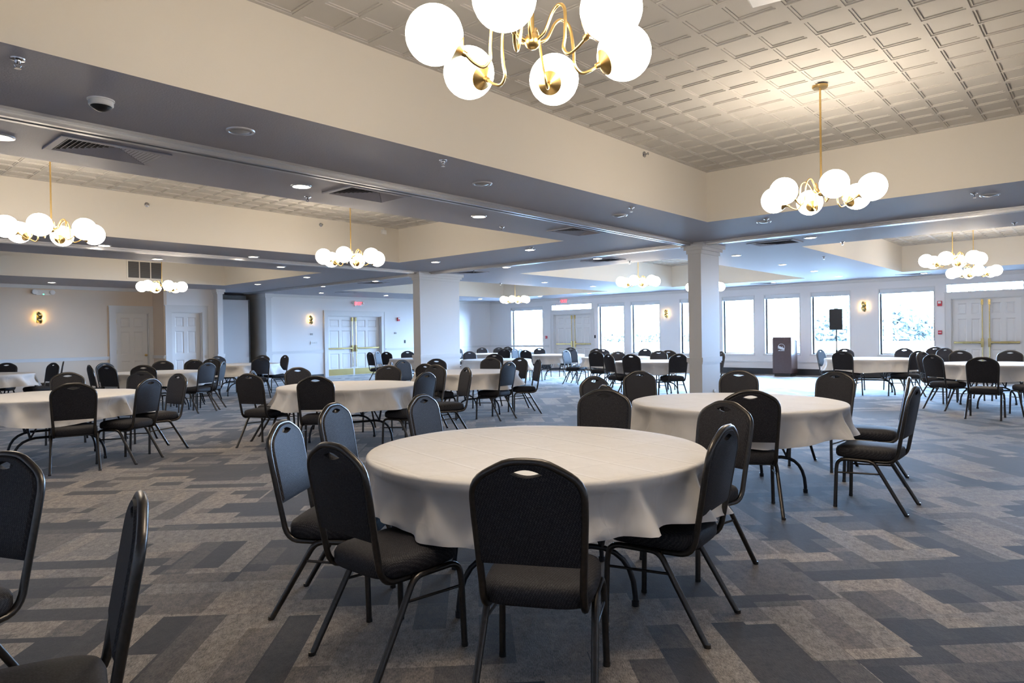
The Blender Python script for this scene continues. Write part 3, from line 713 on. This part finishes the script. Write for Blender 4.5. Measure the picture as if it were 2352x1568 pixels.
def seat_mesh():
    def ring(ins, z, dz=0):
        out = []; n = 44
        for k in range(n):
            a = 2*PI*k/n; c, s = math.cos(a), math.sin(a); e = .42
            x = math.copysign(abs(c)**e, c); y = math.copysign(abs(s)**e, s)
            w = (.213 if y > 0 else .213-.012*abs(y))-ins; dd = .222-ins
            out.append((x*w, .022+y*dd, z+dz*(y if y > 0 else 0)))
        return out
    rs = [ring(.03,.382), ring(.008,.388), ring(0,.402), ring(0,.438), ring(.008,.456), ring(.03,.468), ring(.09,.476), ring(.16,.479)]
    vs = [p for r in rs for p in r]; n = 44; fs = []
    for i in range(len(rs)-1):
        for k in range(n): fs.append((i*n+k, i*n+(k+1)%n, (i+1)*n+(k+1)%n, (i+1)*n+k))
    fs.append(tuple(range(n-1,-1,-1))); fs.append(tuple((len(rs)-1)*n+k for k in range(n)))
    return MB().add(vs,fs).mesh('seat', M['fabric'], smooth=True, angle=50)
def leg_mesh(sx, front):
    if front:
        pts = [(sx*.220,.225,0),(sx*.214,.216,.29)] + [tuple(p) for p in bez((sx*.212,.212,.325),(sx*.209,.205,.374),(sx*.206,.145,.374),6)] + [(sx*.203,.02,.374)]
    else:
        pts = [(sx*.203,.02,.374)] + [tuple(p) for p in bez((sx*.203,.0,.374),(sx*.204,-.045,.374),(sx*.207,-.07,.325),5)] + [(sx*.220,-.262,0)]
    mb = MB().tube(pts, .0140, 8); f = pts[0] if front else pts[-1]
    mb.tube([(f[0],f[1],0),(f[0],f[1],.016)], .0155, 8)
    return mb.mesh('leg', M['metal'], smooth=True, angle=60)
def stretcher_mesh(sx):
    return MB().tube([(sx*.214,.215,.268),(sx*.210,-.100,.285)], .0065, 6).mesh('stretcher', M['metal'], smooth=True, angle=60)
def seat_frame_mesh():
    mb = MB().tube([(-.203,.13,.374),(.203,.13,.374)], .010, 6); mb.tube([(-.2,-.04,.372),(.2,-.04,.372)], .010, 6); mb.tube([(-.18,-.11,.372),(.18,-.11,.372)], .009, 6)
    return mb.mesh('seat_frame', M['metal'], smooth=True, angle=60)
CH_PARTS = [('seat',seat_mesh()),('backrest',backrest_mesh()),('back_frame',back_frame_mesh()),('leg',leg_mesh(-1,True)),('leg',leg_mesh(1,True)),('leg',leg_mesh(-1,False)),('leg',leg_mesh(1,False)),('stretcher',stretcher_mesh(-1)),('stretcher',stretcher_mesh(1)),('seat_frame',seat_frame_mesh())]
proto = None
for (x, y, yaw, lab, grp) in CHAIRS:
    rz = math.radians(yaw)-PI/2
    if proto is None:
        proto = thing('banquet_chair', (x,y,0), rz, 'black banquet chair, '+lab, 'chair', grp)
        for nm, me in CH_PARTS: put(nm, me, proto)
    else:
        r = proto.copy(); C.objects.link(r); r.location = (x,y,0); r.rotation_euler = (0,0,rz); r['label'] = 'black banquet chair, '+lab; r['group'] = grp
        for ch in list(proto.children):
            c = ch.copy(); C.objects.link(c); c.parent = r

# ------------------------------------------------------------------ tables and cloths
TR, TZ = .90, .752
def leg_frame_mesh():
    mb = MB(); h = .31
    arch = [(-.44,0,.0)] + [tuple(p) for p in bez((-.44,0,.05),(-.43,0,h-.02),(-.22,0,h),6)] + [tuple(p) for p in bez((.22,0,h),(.43,0,h-.02),(.44,0,.05),6)] + [(.44,0,0)]
    mb.tube(arch, .014, 8)
    for sx in (-1,1):
        mb.tube([(sx*.27,0,h-.01),(sx*.30,0,.45),(sx*.36,0,.70)], .013, 8)
        mb.tube([(sx*.27,0,h),(sx*.17,0,.50),(sx*.16,.0,.70)], .009, 6)
        mb.tube([(sx*.44,0,0),(sx*.44,0,.03)], .019, 8)
    mb.box(-.40,.40,-.02,.02,.69,.71)
    return mb.mesh('leg', M['tleg'], smooth=True, angle=50)
LEGM = leg_frame_mesh()
TOPM = MB().lathe([(TR-.02,.712),(TR-.008,.716),(TR-.008,.742),(TR-.02,.746)], 64).mesh('tabletop', M['ply'], smooth=True, angle=40)
def cloth_mesh(seed, seg, nr):
    rnd = random.Random(seed)
    folds = []; a = rnd.uniform(0,.6)
    while a < 2*PI-.25:
        folds.append((a, rnd.uniform(.06,.15), rnd.uniform(.3,1.0), rnd.uniform(-1.6,1.6))); a += rnd.uniform(.26,.55)
    ph = [rnd.uniform(0,2*PI) for _ in range(6)]
    vs = []; fs = []
    prof = []
    nt_ = 9
    for i in range(1, nt_+1): prof.append(('top', TR*(i/nt_)**.8*.985 if i < nt_ else TR*.985))
    for i in range(1, 4): prof.append(('rim', i/3))
    for i in range(1, nr+1): prof.append(('drop', i/nr))
    vs.append((0,0,TZ))
    for kind, q in prof:
        for k in range(seg):
            th = 2*PI*k/seg
            f = 0
            for (c, w, am, sk) in folds:
                t = q if kind == 'drop' else 0
                d = (th-c-sk*w*.5*t+PI) % (2*PI)-PI
                f += am*math.exp(-(d/(w*(.55+.45*t)))**2)
            sq = .5+.5*math.cos(4*(th+ph[0]))
            drop = .222 + .034*sq + .010*math.sin(3*th+ph[1]) + .008*math.sin(7*th+ph[2])
            if kind == 'top': r, z = q, TZ + .0012*math.sin(9*th+ph[3])*q
            elif kind == 'rim':
                an = q*PI/2; r, z = TR*.985+.016*math.sin(an), TZ-.016*(1-math.cos(an))
            else:
                fl = .012 + .15*min(f,1.2)*q**.8 + .02*math.sin(5*th+ph[4])*q + q*(.010*math.sin(23*th+5*q+ph[5])+.007*math.sin(41*th-7*q+ph[1]))
                dd = -.055*max(0, 1-1.3*f)*math.sin(PI*min(q*1.1,1))
                r = TR*.985+.016 + max(-.03, (fl-.015)*1.0)*q**.55 + dd*.6
                z = TZ-.016-drop*q*(1-.05*f)
                if z > .700: r = max(r, TR+.001)
            vs.append((r*math.cos(th), r*math.sin(th), z))
    for k in range(seg): fs.append((0, 1+k, 1+(k+1)%seg))
    for i in range(len(prof)-1):
        for k in range(seg):
            a = 1+i*seg+k; b = 1+i*seg+(k+1)%seg; fs.append((a, a+seg, b+seg, b))
    me = MB().add(vs,fs).mesh('tablecloth', M['cloth'], smooth=True, angle=70); return me
tproto = None
for k, (key, x, y, ld, rz, seg, nr, lab, clab) in enumerate(TABLES):
    if tproto is None:
        tproto = thing('round_table', (x,y,0), rz, lab, 'table', 'round folding tables'); put('tabletop', TOPM, tproto)
        put('leg', LEGM, tproto, (0,-.34,0)); put('leg', LEGM, tproto, (0,.34,0), PI)
    else:
        r = tproto.copy(); C.objects.link(r); r.location = (x,y,0); r.rotation_euler = (0,0,rz); r['label'] = lab
        for ch in list(tproto.children): c = ch.copy(); C.objects.link(c); c.parent = r
    o = put('tablecloth', cloth_mesh(100+k, seg, nr), None, (x,y,0), rz+.5); tag(o, clab, 'tablecloth', 'white round tablecloths')

# ------------------------------------------------------------------ chandeliers
RG, GR = .405, .115
def arm_mesh():
    P = [Vector(p) for p in ((.03,0,.0),(.065,.005,.02),(.10,.012,.085),(.135,.016,.108),(.168,.012,.075),(.178,.0,-.03),(.178,-.010,-.085),(.205,-.012,-.118),(.245,-.008,-.106),(.278,.0,-.081))]
    pts = []
    for i in range(len(P)-1):
        p0 = P[max(i-1,0)]; p1 = P[i]; p2 = P[i+1]; p3 = P[min(i+2,len(P)-1)]
        for s in range(5):
            t = s/5; pts.append(.5*((2*p1)+(p2-p0)*t+(2*p0-5*p1+4*p2-p3)*t*t+(3*p1-p0-3*p2+p3)*t**3))
    pts.append(P[-1]); return MB().tube(pts, .0068, 8).mesh('arm', M['brass'], smooth=True, angle=60)
gd = Vector((-.88,0,-.47)).normalized()
GC = Vector((RG,0,-.012))
def cap_mesh():
    z = gd; x = Vector((0,1,0)); y = z.cross(x); mm = Matrix((x,y,z)).transposed().to_4x4(); mm.translation = GC
    return MB().lathe([(.054,.1015),(.054,.1045),(.030,.117),(.013,.128),(.011,.146)], 24, mm).mesh('globe_cap', M['brass'], smooth=True, angle=40)
GM = MB().sphere(GC, GR, 28, 18).mesh('globe', M['globe'], smooth=True, angle=180)
AM, CM = arm_mesh(), cap_mesh()
HUBM = MB().sphere((0,0,0), .034, 20, 12).mesh('hub', M['brass'], smooth=True, angle=180)
CANM = MB().lathe([(.065,T-2.57),(.065,T-2.57-.012),(.058,T-2.57-.022),(.016,T-2.57-.026)], 28).mesh('canopy', M['brass'], smooth=True, angle=40)
RODM = MB().tube([(0,0,.02),(0,0,T-2.57-.02)], .0085, 10).mesh('rod', M['brass'], smooth=True, angle=60)
for (x, y, a0, lab) in CHAND:
    r = thing('globe_chandelier', (x,y,2.57), 0, lab, 'chandelier', 'brass chandeliers with six white globes')
    put('canopy', CANM, r); put('rod', RODM, r); put('hub', HUBM, r)
    for k in range(6):
        a = a0 - k*PI/3
        put('arm', AM, r, None, a); g = put('globe', GM, r, None, a); put('globe_cap', CM, g)

# ------------------------------------------------------------------ ceiling fixtures
RINGM = MB().lathe([(.098,0),(.094,-.009),(.080,-.012),(.076,-.004),(.076,0)], 28, cap=False).mesh('ring', M['ring'], smooth=True, angle=40)
LENSM = MB().lathe([(.076,-.004),(.05,-.012),(.02,-.015)], 24).mesh('lens', M['lens'], smooth=True)
LENSO = MB().lathe([(.076,-.002),(.06,-.010),(.03,-.018),(.008,-.021)], 24).mesh('lens', M['lensoff'], smooth=True)
for (x, y, lit, lab) in DOWN:
    r = thing('ceiling_downlight', (x,y,S), 0, lab, 'ceiling light', 'recessed round downlights')
    put('ring', RINGM, r); put('lens', LENSM if lit else LENSO, r)
SPE = MB().lathe([(.036,0),(.034,-.006),(.016,-.010),(.014,-.02),(.006,-.03)], 20).mesh('escutcheon', M['chrome'], smooth=True, angle=40)
_m = MB().tube([(-.010,0,-.022),(-.013,0,-.034),(-.004,0,-.050)], .004, 6); _m.tube([(.010,0,-.022),(.013,0,-.034),(.004,0,-.050)], .004, 6); _m.lathe([(.017,-.052),(.017,-.048)], 12)
SPF = _m.mesh('deflector', M['chrome'])
for (x, y, z, side, lab) in SPRK:
    r = thing('ceiling_sprinkler', (x,y,z), 0, lab, 'sprinkler', 'fire sprinklers')
    if side: r.rotation_euler = (-PI/2, 0, 0) if side == 'v' else (0, PI/2, 0)
    put('escutcheon', SPE, r); put('deflector', SPF, r)
def vent_parts(w, d):
    fr = MB(); e = .05
    for x0,x1,y0,y1 in ((-w/2-e,w/2+e,-d/2-e,-d/2),(-w/2-e,w/2+e,d/2,d/2+e),(-w/2-e,-w/2,-d/2,d/2),(w/2,w/2+e,-d/2,d/2)): fr.box(x0,x1,y0,y1,-.012,0)
    lv = MB(); n = 11
    for k in range(n):     # side wedges: slats across; long wedge: slats along the vent
        x = (k+.5)*w/(2*n); y1 = -d/2 + d*(x/(w/2))
        for sg in (-1, 1):
            lv.add([(sg*(x+.010),-d/2,-.012),(sg*(x-.004),-d/2,-.003),(sg*(x-.004),y1,-.003),(sg*(x+.010),y1,-.012)], [(0,1,2,3)])
    for k in range(n):
        y = -d/2 + (k+.5)*d/n; hw = (y+d/2)/d*w/2
        lv.add([(-hw,y+.012,-.012),(hw,y+.012,-.012),(hw,y-.006,-.003),(-hw,y-.006,-.003)], [(0,1,2,3)])
    bk_ = MB().box(-w/2,w/2,-d/2,d/2,-.0018,-.0004)
    return fr.mesh('frame', M['soffit'], bevel=.003), lv.mesh('louver', M['soffit']), bk_.mesh('backing', M['slot'])
VP = vent_parts(.66,.40)
for (x, y, rz, lab) in VENTS:
    r = thing('ceiling_vent', (x,y,S), rz, lab, 'air vent', 'louvred ceiling vents')
    for nm, me in zip(('frame','louver','backing'), VP): put(nm, me, r)
def grille(x,y,z,w,h,rz,label):
    r = thing('return_air_vent', (x,y,z), rz, label, 'air vent')
    mb = MB(); e = .035
    mb.box(-w/2-e,w/2+e,-.015,0,-h/2-e,-h/2); mb.box(-w/2-e,w/2+e,-.015,0,h/2,h/2+e); mb.box(-w/2-e,-w/2,-.015,0,-h/2,h/2); mb.box(w/2,w/2+e,-.015,0,-h/2,h/2)
    for k in (1,2): mb.box(-w/2+w*k/3-.012,-w/2+w*k/3+.012,-.013,0,-h/2,h/2)
    mb.build('frame', M['fascia'], r)
    lv = MB(); n = 16
    for k in range(n):
        z0 = -h/2+h*k/n; lv.add([(-w/2,-.010,z0),(w/2,-.010,z0),(w/2,-.002,z0+h/n*.8),(-w/2,-.002,z0+h/n*.8)], [(0,1,2,3)])
    lv.build('louver', M['grille'], r)
    MB().box(-w/2,w/2,-.0018,-.0004,-h/2,h/2).build('backing', M['slot'], r)
grille(6.50,18.1,3.13,.78,.40,0,'grey return air grille on the side of the tray over the single doors')
grille(15.62,18.0,3.10,.70,.36,0,'grey return air grille beside the left pillar top')
# smoke beacon, projector corner, wall boxes
r = thing('ceiling_smoke_detector', (1.43,4.63,S), 0, 'white round detector with a black dome under the near beam', 'detector')
MB().lathe([(.075,0),(.075,-.006),(.068,-.010),(.068,-.034),(.062,-.040)], 28).build('base', M['white'], r, smooth=True, angle=40)
MB().lathe([(.058,-.041),(.045,-.055),(.022,-.068),(.006,-.072)], 24).build('dome', M['black'], r, smooth=True)
r = thing('ceiling_projector_mount', (4.05,1.55,T), math.radians(10), 'pale grey box on the ceiling at the very top of the frame', 'projector')
MB().box(-.17,.17,-.12,.12,-.115,-.02).build('body', M['white'], r, bevel=.012); MB().tube([(0,0,-.03),(0,0,0)], .03, 12).build('stem', M['white'], r)
r = thing('wall_sensor_mount', (8.14,10.6,3.42), 0, 'small white box high on the tray side, left of its dark corner', 'sensor')
MB().box(-.05,.05,-.05,0,-.06,.02).build('body', M['white'], r, bevel=.006); MB().box(-.01,.01,-.03,-.01,.02,.06).build('bracket', M['white'], r)

def sconce(x,y,z,rz,label):
    r = thing('wall_sconce', (x,y,z), rz, label, 'wall lamp', 'brass wall lamps')
    MB().box(-.05,.05,-.012,0,-.12,.12).build('back_plate', M['goldpol'], r, bevel=.004)
    mb = MB()
    for s in (1,-1):     # two curled brass leaves
        pts = []; n = 8; vs = []; fs = []
        for i in range(n+1):
            t = i/n; zz = s*(-.02+.17*t); yy = -.02-.075*math.sin(PI*(.12+.8*t)); ww = .055*math.sin(PI*(.15+.75*t))+.006; xo = s*.02*math.cos(PI*t)
            vs += [(xo-ww,yy+.03,zz),(xo-ww*.5,yy,zz),(xo+ww*.5,yy,zz),(xo+ww,yy+.03,zz)]
        for i in range(n):
            for j in range(3): a = i*4+j; fs.append((a,a+1,a+5,a+4))
        mb.add(vs,fs)
    mb.build('leaf_shade', M['goldpol'], r, smooth=True)
    g = MB().sphere((0,-.045,.05), .022, 12, 8); g.sphere((0,-.045,-.04), .020, 12, 8); g.build('bulb', M['sconceglow'], r, smooth=True, angle=180)
sconce(4.84,V,2.0,0,'lit brass wall lamp on the left wall tinted for warm light')
sconce(12.67,V,2.0,0,'lit brass wall lamp left of the kick-plated double doors')
sconce(U,11.93,2.05,-PI/2,'lit brass wall lamp left of the right pillar')
sconce(U,5.50,2.05,-PI/2,'lit brass wall lamp between loudspeaker and widest window')

def exit_sign(x,y,z,rz,label,text=True):
    r = thing('exit_sign', (x,y,z), rz, label, 'exit sign')
    MB().box(-.15,.15,-.05,0,-.10,.10).build('housing', M['white'], r, bevel=.006)
    cu = bpy.data.curves.new('letters','FONT'); cu.body = 'EXIT'; cu.size = .155; cu.align_x = 'CENTER'; cu.align_y = 'CENTER'; cu.extrude = .002; cu.offset = .003; 
    tf = bpy.data.objects.new('letters_text', cu); me = bpy.data.meshes.new_from_object(tf); bpy.data.objects.remove(tf); me.materials.clear(); me.materials.append(M['exitred'])
    t = bpy.data.objects.new('letters', me); C.objects.link(t); t.parent = r; t.location = (0,-.053,0); t.rotation_euler = (PI/2,0,0)
    for s in (-1,1):
        mb = MB(); mm = Matrix.Translation((s*.21,-.05,.02)) @ Matrix.Rotation(math.radians(70),4,'X') @ Matrix.Rotation(s*.4,4,'Y')
        mb.lathe([(.02,-.04),(.05,.0),(.052,.03),(.046,.034)], 16, mm); mb.box(s*.15,s*.19,-.03,-.01,-.01,.02); mb.build('lamp_head', M['white'], r, smooth=True, angle=40)
exit_sign(14.60,V,2.60,0,'red EXIT sign over the kick-plated double doors')
exit_sign(U,16.46,2.70,-PI/2,'red EXIT sign above the transom double doors')
r = thing('emergency_light_mount', (4.93,V,2.64), 0, 'white twin-head emergency light above the left wall lamp', 'emergency light')
MB().box(-.16,.16,-.06,0,-.06,.07).build('housing', M['white'], r, bevel=.008)
for s in (-1,1):
    mb = MB(); mm = Matrix.Translation((s*.19,-.07,.01)) @ Matrix.Rotation(math.radians(80),4,'X'); mb.lathe([(.03,-.05),(.062,-.02),(.062,.03),(.05,.036)], 18, mm); mb.build('lamp_head', M['white'], r, smooth=True, angle=40)
MB().box(-.015,.015,-.064,-.06,-.055,-.03).build('indicator', M['green'], r)
def alarm(x,y,z,rz,w,h,label,cat='fire alarm'):
    r = thing('fire_alarm_mount', (x,y,z), rz, label, cat)
    MB().box(-w/2,w/2,-.05,0,-h/2,h/2).build('housing', M['red'], r, bevel=.006)
    if h > .11: MB().box(-w*.32,w*.32,-.07,-.05,.0,h*.40).build('strobe', M['white'], r, bevel=.005)
    else:
        MB().box(-w*.36,w*.36,-.06,-.05,-.008,.012).build('pull_handle', M['white'], r, bevel=.002)
alarm(16.46,V,2.05,0,.11,.14,'red and white alarm strobe right of the kick-plated double doors')
alarm(U,3.60,2.06,-PI/2,.11,.14,'red alarm strobe left of the brass-barred doors, the upper of two')
alarm(U,3.60,1.27,-PI/2,.09,.108,'small red pull station below the strobe by the brass-barred doors','pull station')
alarm(U,17.42,1.27,-PI/2,.085,.105,'small red pull station between leftmost window and transom doors','pull station')
def plate(x,y,z,rz,w,h,mt,label,cat,toggles=0,name='wall_switch'):
    r = thing(name, (x,y,z), rz, label, cat)
    MB().box(-w/2,w/2,-.010,0,-h/2,h/2).build('plate', M[mt], r, bevel=.003)
    for k in range(toggles):
        xx = -w/2+w*(k+.5)/toggles; MB().box(xx-.012,xx+.012,-.020,-.010,-.025,.025).build('toggle', M[mt], r)
    return r
plate(12.79,V,1.21,0,.27,.13,'white','row of white light switches left of the kick-plated double doors','switch',5)
plate(12.70,V,1.51,0,.10,.07,'lensoff','small grey wall control above the row of light switches','control',2)
plate(16.32,V,1.52,0,.10,.07,'lensoff','small grey wall control right of the kick-plated double doors','control',2)
plate(16.78,V,1.19,0,.06,.12,'black','black wall switch left of the left pillar','switch',1)
plate(U,15.02,1.27,-PI/2,.06,.12,'black','black wall switch right of the transom double doors','switch',1)
plate(10.78,5.07,.34,0,.075,.12,'white','white power outlet low on the right pillar','outlet',2,'wall_outlet')

# ------------------------------------------------------------------ lectern and loudspeaker
r = thing('lectern', (20.66,7.27,0), 0, 'dark brown lectern with a silver round emblem before the windows', 'lectern')
mb = MB(); D, Wd = .52, .56
mb.add([(0,0,.09),(D,0,.09),(D,Wd,.09),(0,Wd,.09),(0,0,1.19),(D,0,1.07),(D,Wd,1.07),(0,Wd,1.19)], [(0,3,2,1),(4,5,6,7),(0,1,5,4),(1,2,6,5),(2,3,7,6),(3,0,4,7)])
mb.build('cabinet', M['lect'], r, bevel=.006)
MB().box(.03,D-.04,.04,Wd-.04,0,.09).build('plinth', M['black'], r)
MB().tube([(.12,.14,1.14),(.12,.14,1.24),(.11,.15,1.32),(.07,.17,1.355)], .005, 8).tube([(.07,.17,1.355),(.03,.19,1.37)], .011, 8).build('gooseneck_microphone', M['black'], r, smooth=True)
mb = MB(); cy, cz = Wd/2+.01, .885     # emblem: ring with a ragged silver shape filling its lower left, short bars under it
seg = 40
def ey(y): return cy-y
for k in range(seg):
    a0, a1 = 2*PI*k/seg, 2*PI*(k+1)/seg
    if 3.6 < a0 < 5.8: continue
    mb.quad((-.002,ey(.105*math.cos(a0)),cz+.105*math.sin(a0)),(-.002,ey(.105*math.cos(a1)),cz+.105*math.sin(a1)),(-.002,ey(.095*math.cos(a1)),cz+.095*math.sin(a1)),(-.002,ey(.095*math.cos(a0)),cz+.095*math.sin(a0)))
poly = [(-.10,.045),(-.085,.05),(-.06,.025),(-.02,.02),(.02,.0),(.06,-.015),(.09,-.04),(.095,-.075),(.06,-.085),(.02,-.07),(-.02,-.062),(-.06,-.05),(-.085,-.02)]
mb.add([(-.0025,ey(y),cz+z) for y,z in poly], [tuple(range(len(poly)))])
for k in range(7): 
    y0 = -.095+k*.027; mb.quad((-.002,ey(y0),cz-.112),(-.002,ey(y0+.02),cz-.112),(-.002,ey(y0+.024),cz-.092),(-.002,ey(y0+.004),cz-.092+.01*math.sin(k*2)))
mb.quad((-.002,ey(.03),cz+.0),(-.002,ey(.045),cz-.005),(-.002,ey(.04),cz+.03),(-.002,ey(.033),cz+.035))
mb.build('emblem', M['silver'], r)['label'] = 'silver circular emblem with a ragged pale shape'

SPX, SPY = 18.62, 5.40
r = thing('loudspeaker', (SPX,SPY,1.385), math.radians(11), 'black loudspeaker raised on a pole in front of a window', 'loudspeaker')
mb = MB(); mb.add([(-.13,-.155,0),(.13,-.11,0),(.13,.11,0),(-.13,.155,0),(-.13,-.155,.53),(.13,-.11,.53),(.13,.11,.53),(-.13,.155,.53)], [(0,3,2,1),(4,5,6,7),(0,1,5,4),(1,2,6,5),(2,3,7,6),(3,0,4,7)])
mb.build('cabinet', M['black'], r, bevel=.008); MB().box(-.138,-.131,-.14,.14,.02,.51).build('front_grille', M['black'], r, bevel=.003); MB().box(-.03,.03,-.05,.05,.53,.545).build('handle', M['black'], r)
r = thing('speaker_stand', (SPX,SPY,0), 0, 'black tripod stand under the loudspeaker, mostly behind chairs', 'stand')
MB().tube([(0,0,.12),(0,0,1.385)], .017, 10).build('pole', M['black'], r, smooth=True); MB().tube([(0,0,.74),(0,0,.86)], .028, 12).build('collar', M['black'], r, smooth=True)
for k in range(3):
    a = 2*PI*k/3+.4; MB().tube([(.02*math.cos(a),.02*math.sin(a),.80),(.52*math.cos(a),.52*math.sin(a),.012)], .011, 8).build('leg', M['black'], r, smooth=True)

# ------------------------------------------------------------------ outdoors
struct('ground', MB().quad((U+WT,-70,-.12),(150,-70,-.12),(150,110,-.12),(U+WT,110,-.12)), M['lawn'], 'bright lawn outside the windows', 'lawn')
for k, (y, lab) in enumerate(((8.27,'white porch post seen through the window behind the lectern'),(5.42,'white porch post at the left edge of the widest window'),(2.63,'white porch post seen through the right transom light'))):
    mb = MB().box(24.0-.1,24.1,y-.1,y+.1,-.1,3.2); mb.box(24-.14,24.14,y-.14,y+.14,-.1,.15); mb.box(24-.14,24.14,y-.14,y+.14,2.9,3.2)
    struct('porch_post', mb, M['trim'], lab, 'post')
def bare_tree(x,y,h,seed,label):
    rnd = random.Random(seed); tr = MB(); br = MB()
    def grow(p, d, l, rad, lev):
        q = p+d*l; (tr if lev == 0 else br).tube([p, p+d*l*.5+Vector((rnd.uniform(-1,1),rnd.uniform(-1,1),0))*l*.03, q], [rad, rad*.85, rad*.7], 6 if lev < 2 else 4)
        if lev >= 5: return
        for k in range(3 if lev < 4 else 2):
            nd = (d + Vector((rnd.uniform(-1,1),rnd.uniform(-1,1),rnd.uniform(-.15,.6)))*.75).normalized(); grow(q if k else p+d*l*rnd.uniform(.6,1), nd, l*rnd.uniform(.6,.85), rad*.62, lev+1)
    grow(Vector((0,0,0)), Vector((0,0,1)), h*.22, h*.028, 0)
    r = thing('bare_tree', (x,y,-.12), 0, label, 'tree', 'bare trees on the lawn'); tr.build('trunk', M['bark'], r); br.build('branches', M['bark'], r)
bare_tree(52,5.6,9,3,'bare branching tree on the lawn through the widest window')
bare_tree(64,17.5,8,5,'smaller bare tree seen through the window with the loudspeaker')
def bush(name, x,y,sx,sy,h,seed,label,mt,cat,n=500,leaf=.12):
    rnd = random.Random(seed); mb = MB()
    for k in range(n):
        while True:
            a = Vector((rnd.uniform(-1,1),rnd.uniform(-1,1),rnd.uniform(0,1)))
            if a.x**2+a.y**2+a.z**2 < 1: break
        c = Vector((a.x*sx,a.y*sy,a.z*h)); d = Vector((rnd.gauss(0,1),rnd.gauss(0,1),rnd.gauss(0,1))).normalized(); e = d.orthogonal().normalized(); s = leaf*rnd.uniform(.6,1.3)
        mb.quad(c-d*s-e*s*.5, c+d*s-e*s*.5, c+d*s+e*s*.5, c-d*s+e*s*.5)
    o = mb.build(name, M[mt]); o.location = (x,y,-.12); tag(o, label, cat, 'plants outside'); return o
bush('shrub', 22.7,5.9,.35,.75,.82,1,'low green shrub outside the window with the loudspeaker','shrub','shrub')
bush('shrub', 22.75,3.75,.35,.7,.80,2,'low green shrub outside the right end of the widest window','shrub','shrub')
for k, (y, lab) in enumerate(((2,'pale hazy woods beyond the lawn through the widest window'),(26,'pale hazy woods beyond the lawn through the lectern window'),(62,'low hedge line across the lawn through the two narrow windows'))):
    bush('hedge', 104,y,4,(9,9,14)[k],(6.5,5.5,1.5)[k],20+k,lab,'woods','hedge',2200,.45)

# ------------------------------------------------------------------ light, camera
w = bpy.data.worlds.new('sky'); sc.world = w; w.use_nodes = True
t = w.node_tree; bg = t.nodes['Background']; bg.inputs['Color'].default_value = (.38, .62, 1.0, 1); bg.inputs['Strength'].default_value = 170
def portal(a, b, z0, z1):
    ld = bpy.data.lights.new('sky_portal','AREA'); ld.shape = 'RECTANGLE'; ld.size = b-a; ld.size_y = z1-z0; ld.cycles.is_portal = True
    o = bpy.data.objects.new('sky_portal', ld); C.objects.link(o); o.location = (U+WT+.02,(a+b)/2,(z0+z1)/2); o.rotation_euler = (PI/2,0,PI/2)
for a, b in WIN: portal(a,b,WZ0,WZ1)
for a, b in DR: portal(a-.05,b+.12,2.33,2.58)
cd = bpy.data.cameras.new('camera'); co = bpy.data.objects.new('camera', cd); C.objects.link(co); sc.camera = co
cd.sensor_fit = 'HORIZONTAL'; cd.sensor_width = 36; cd.lens = CAM_FPX/2352*36; cd.clip_end = 400
R_, U_, F_ = Vector(CAM_R), Vector(CAM_U), Vector(CAM_F)
mw = Matrix((R_, U_, -F_)).transposed().to_4x4(); mw.translation = (0,0,CAM_H); co.matrix_world = mw
cd.dof.use_dof = False
cy = sc.cycles; cy.max_bounces = 7; cy.diffuse_bounces = 4; cy.glossy_bounces = 3; cy.transmission_bounces = 2; cy.transparent_max_bounces = 6
cy.use_denoising = True; cy.caustics_reflective = False; cy.caustics_refractive = False; cy.sample_clamp_indirect = 12; cy.use_adaptive_sampling = True; cy.adaptive_threshold = .02
sc.view_settings.view_transform = 'Standard'; sc.view_settings.look = 'None'; sc.view_settings.exposure = 0.0; sc.view_settings.gamma = 1.0
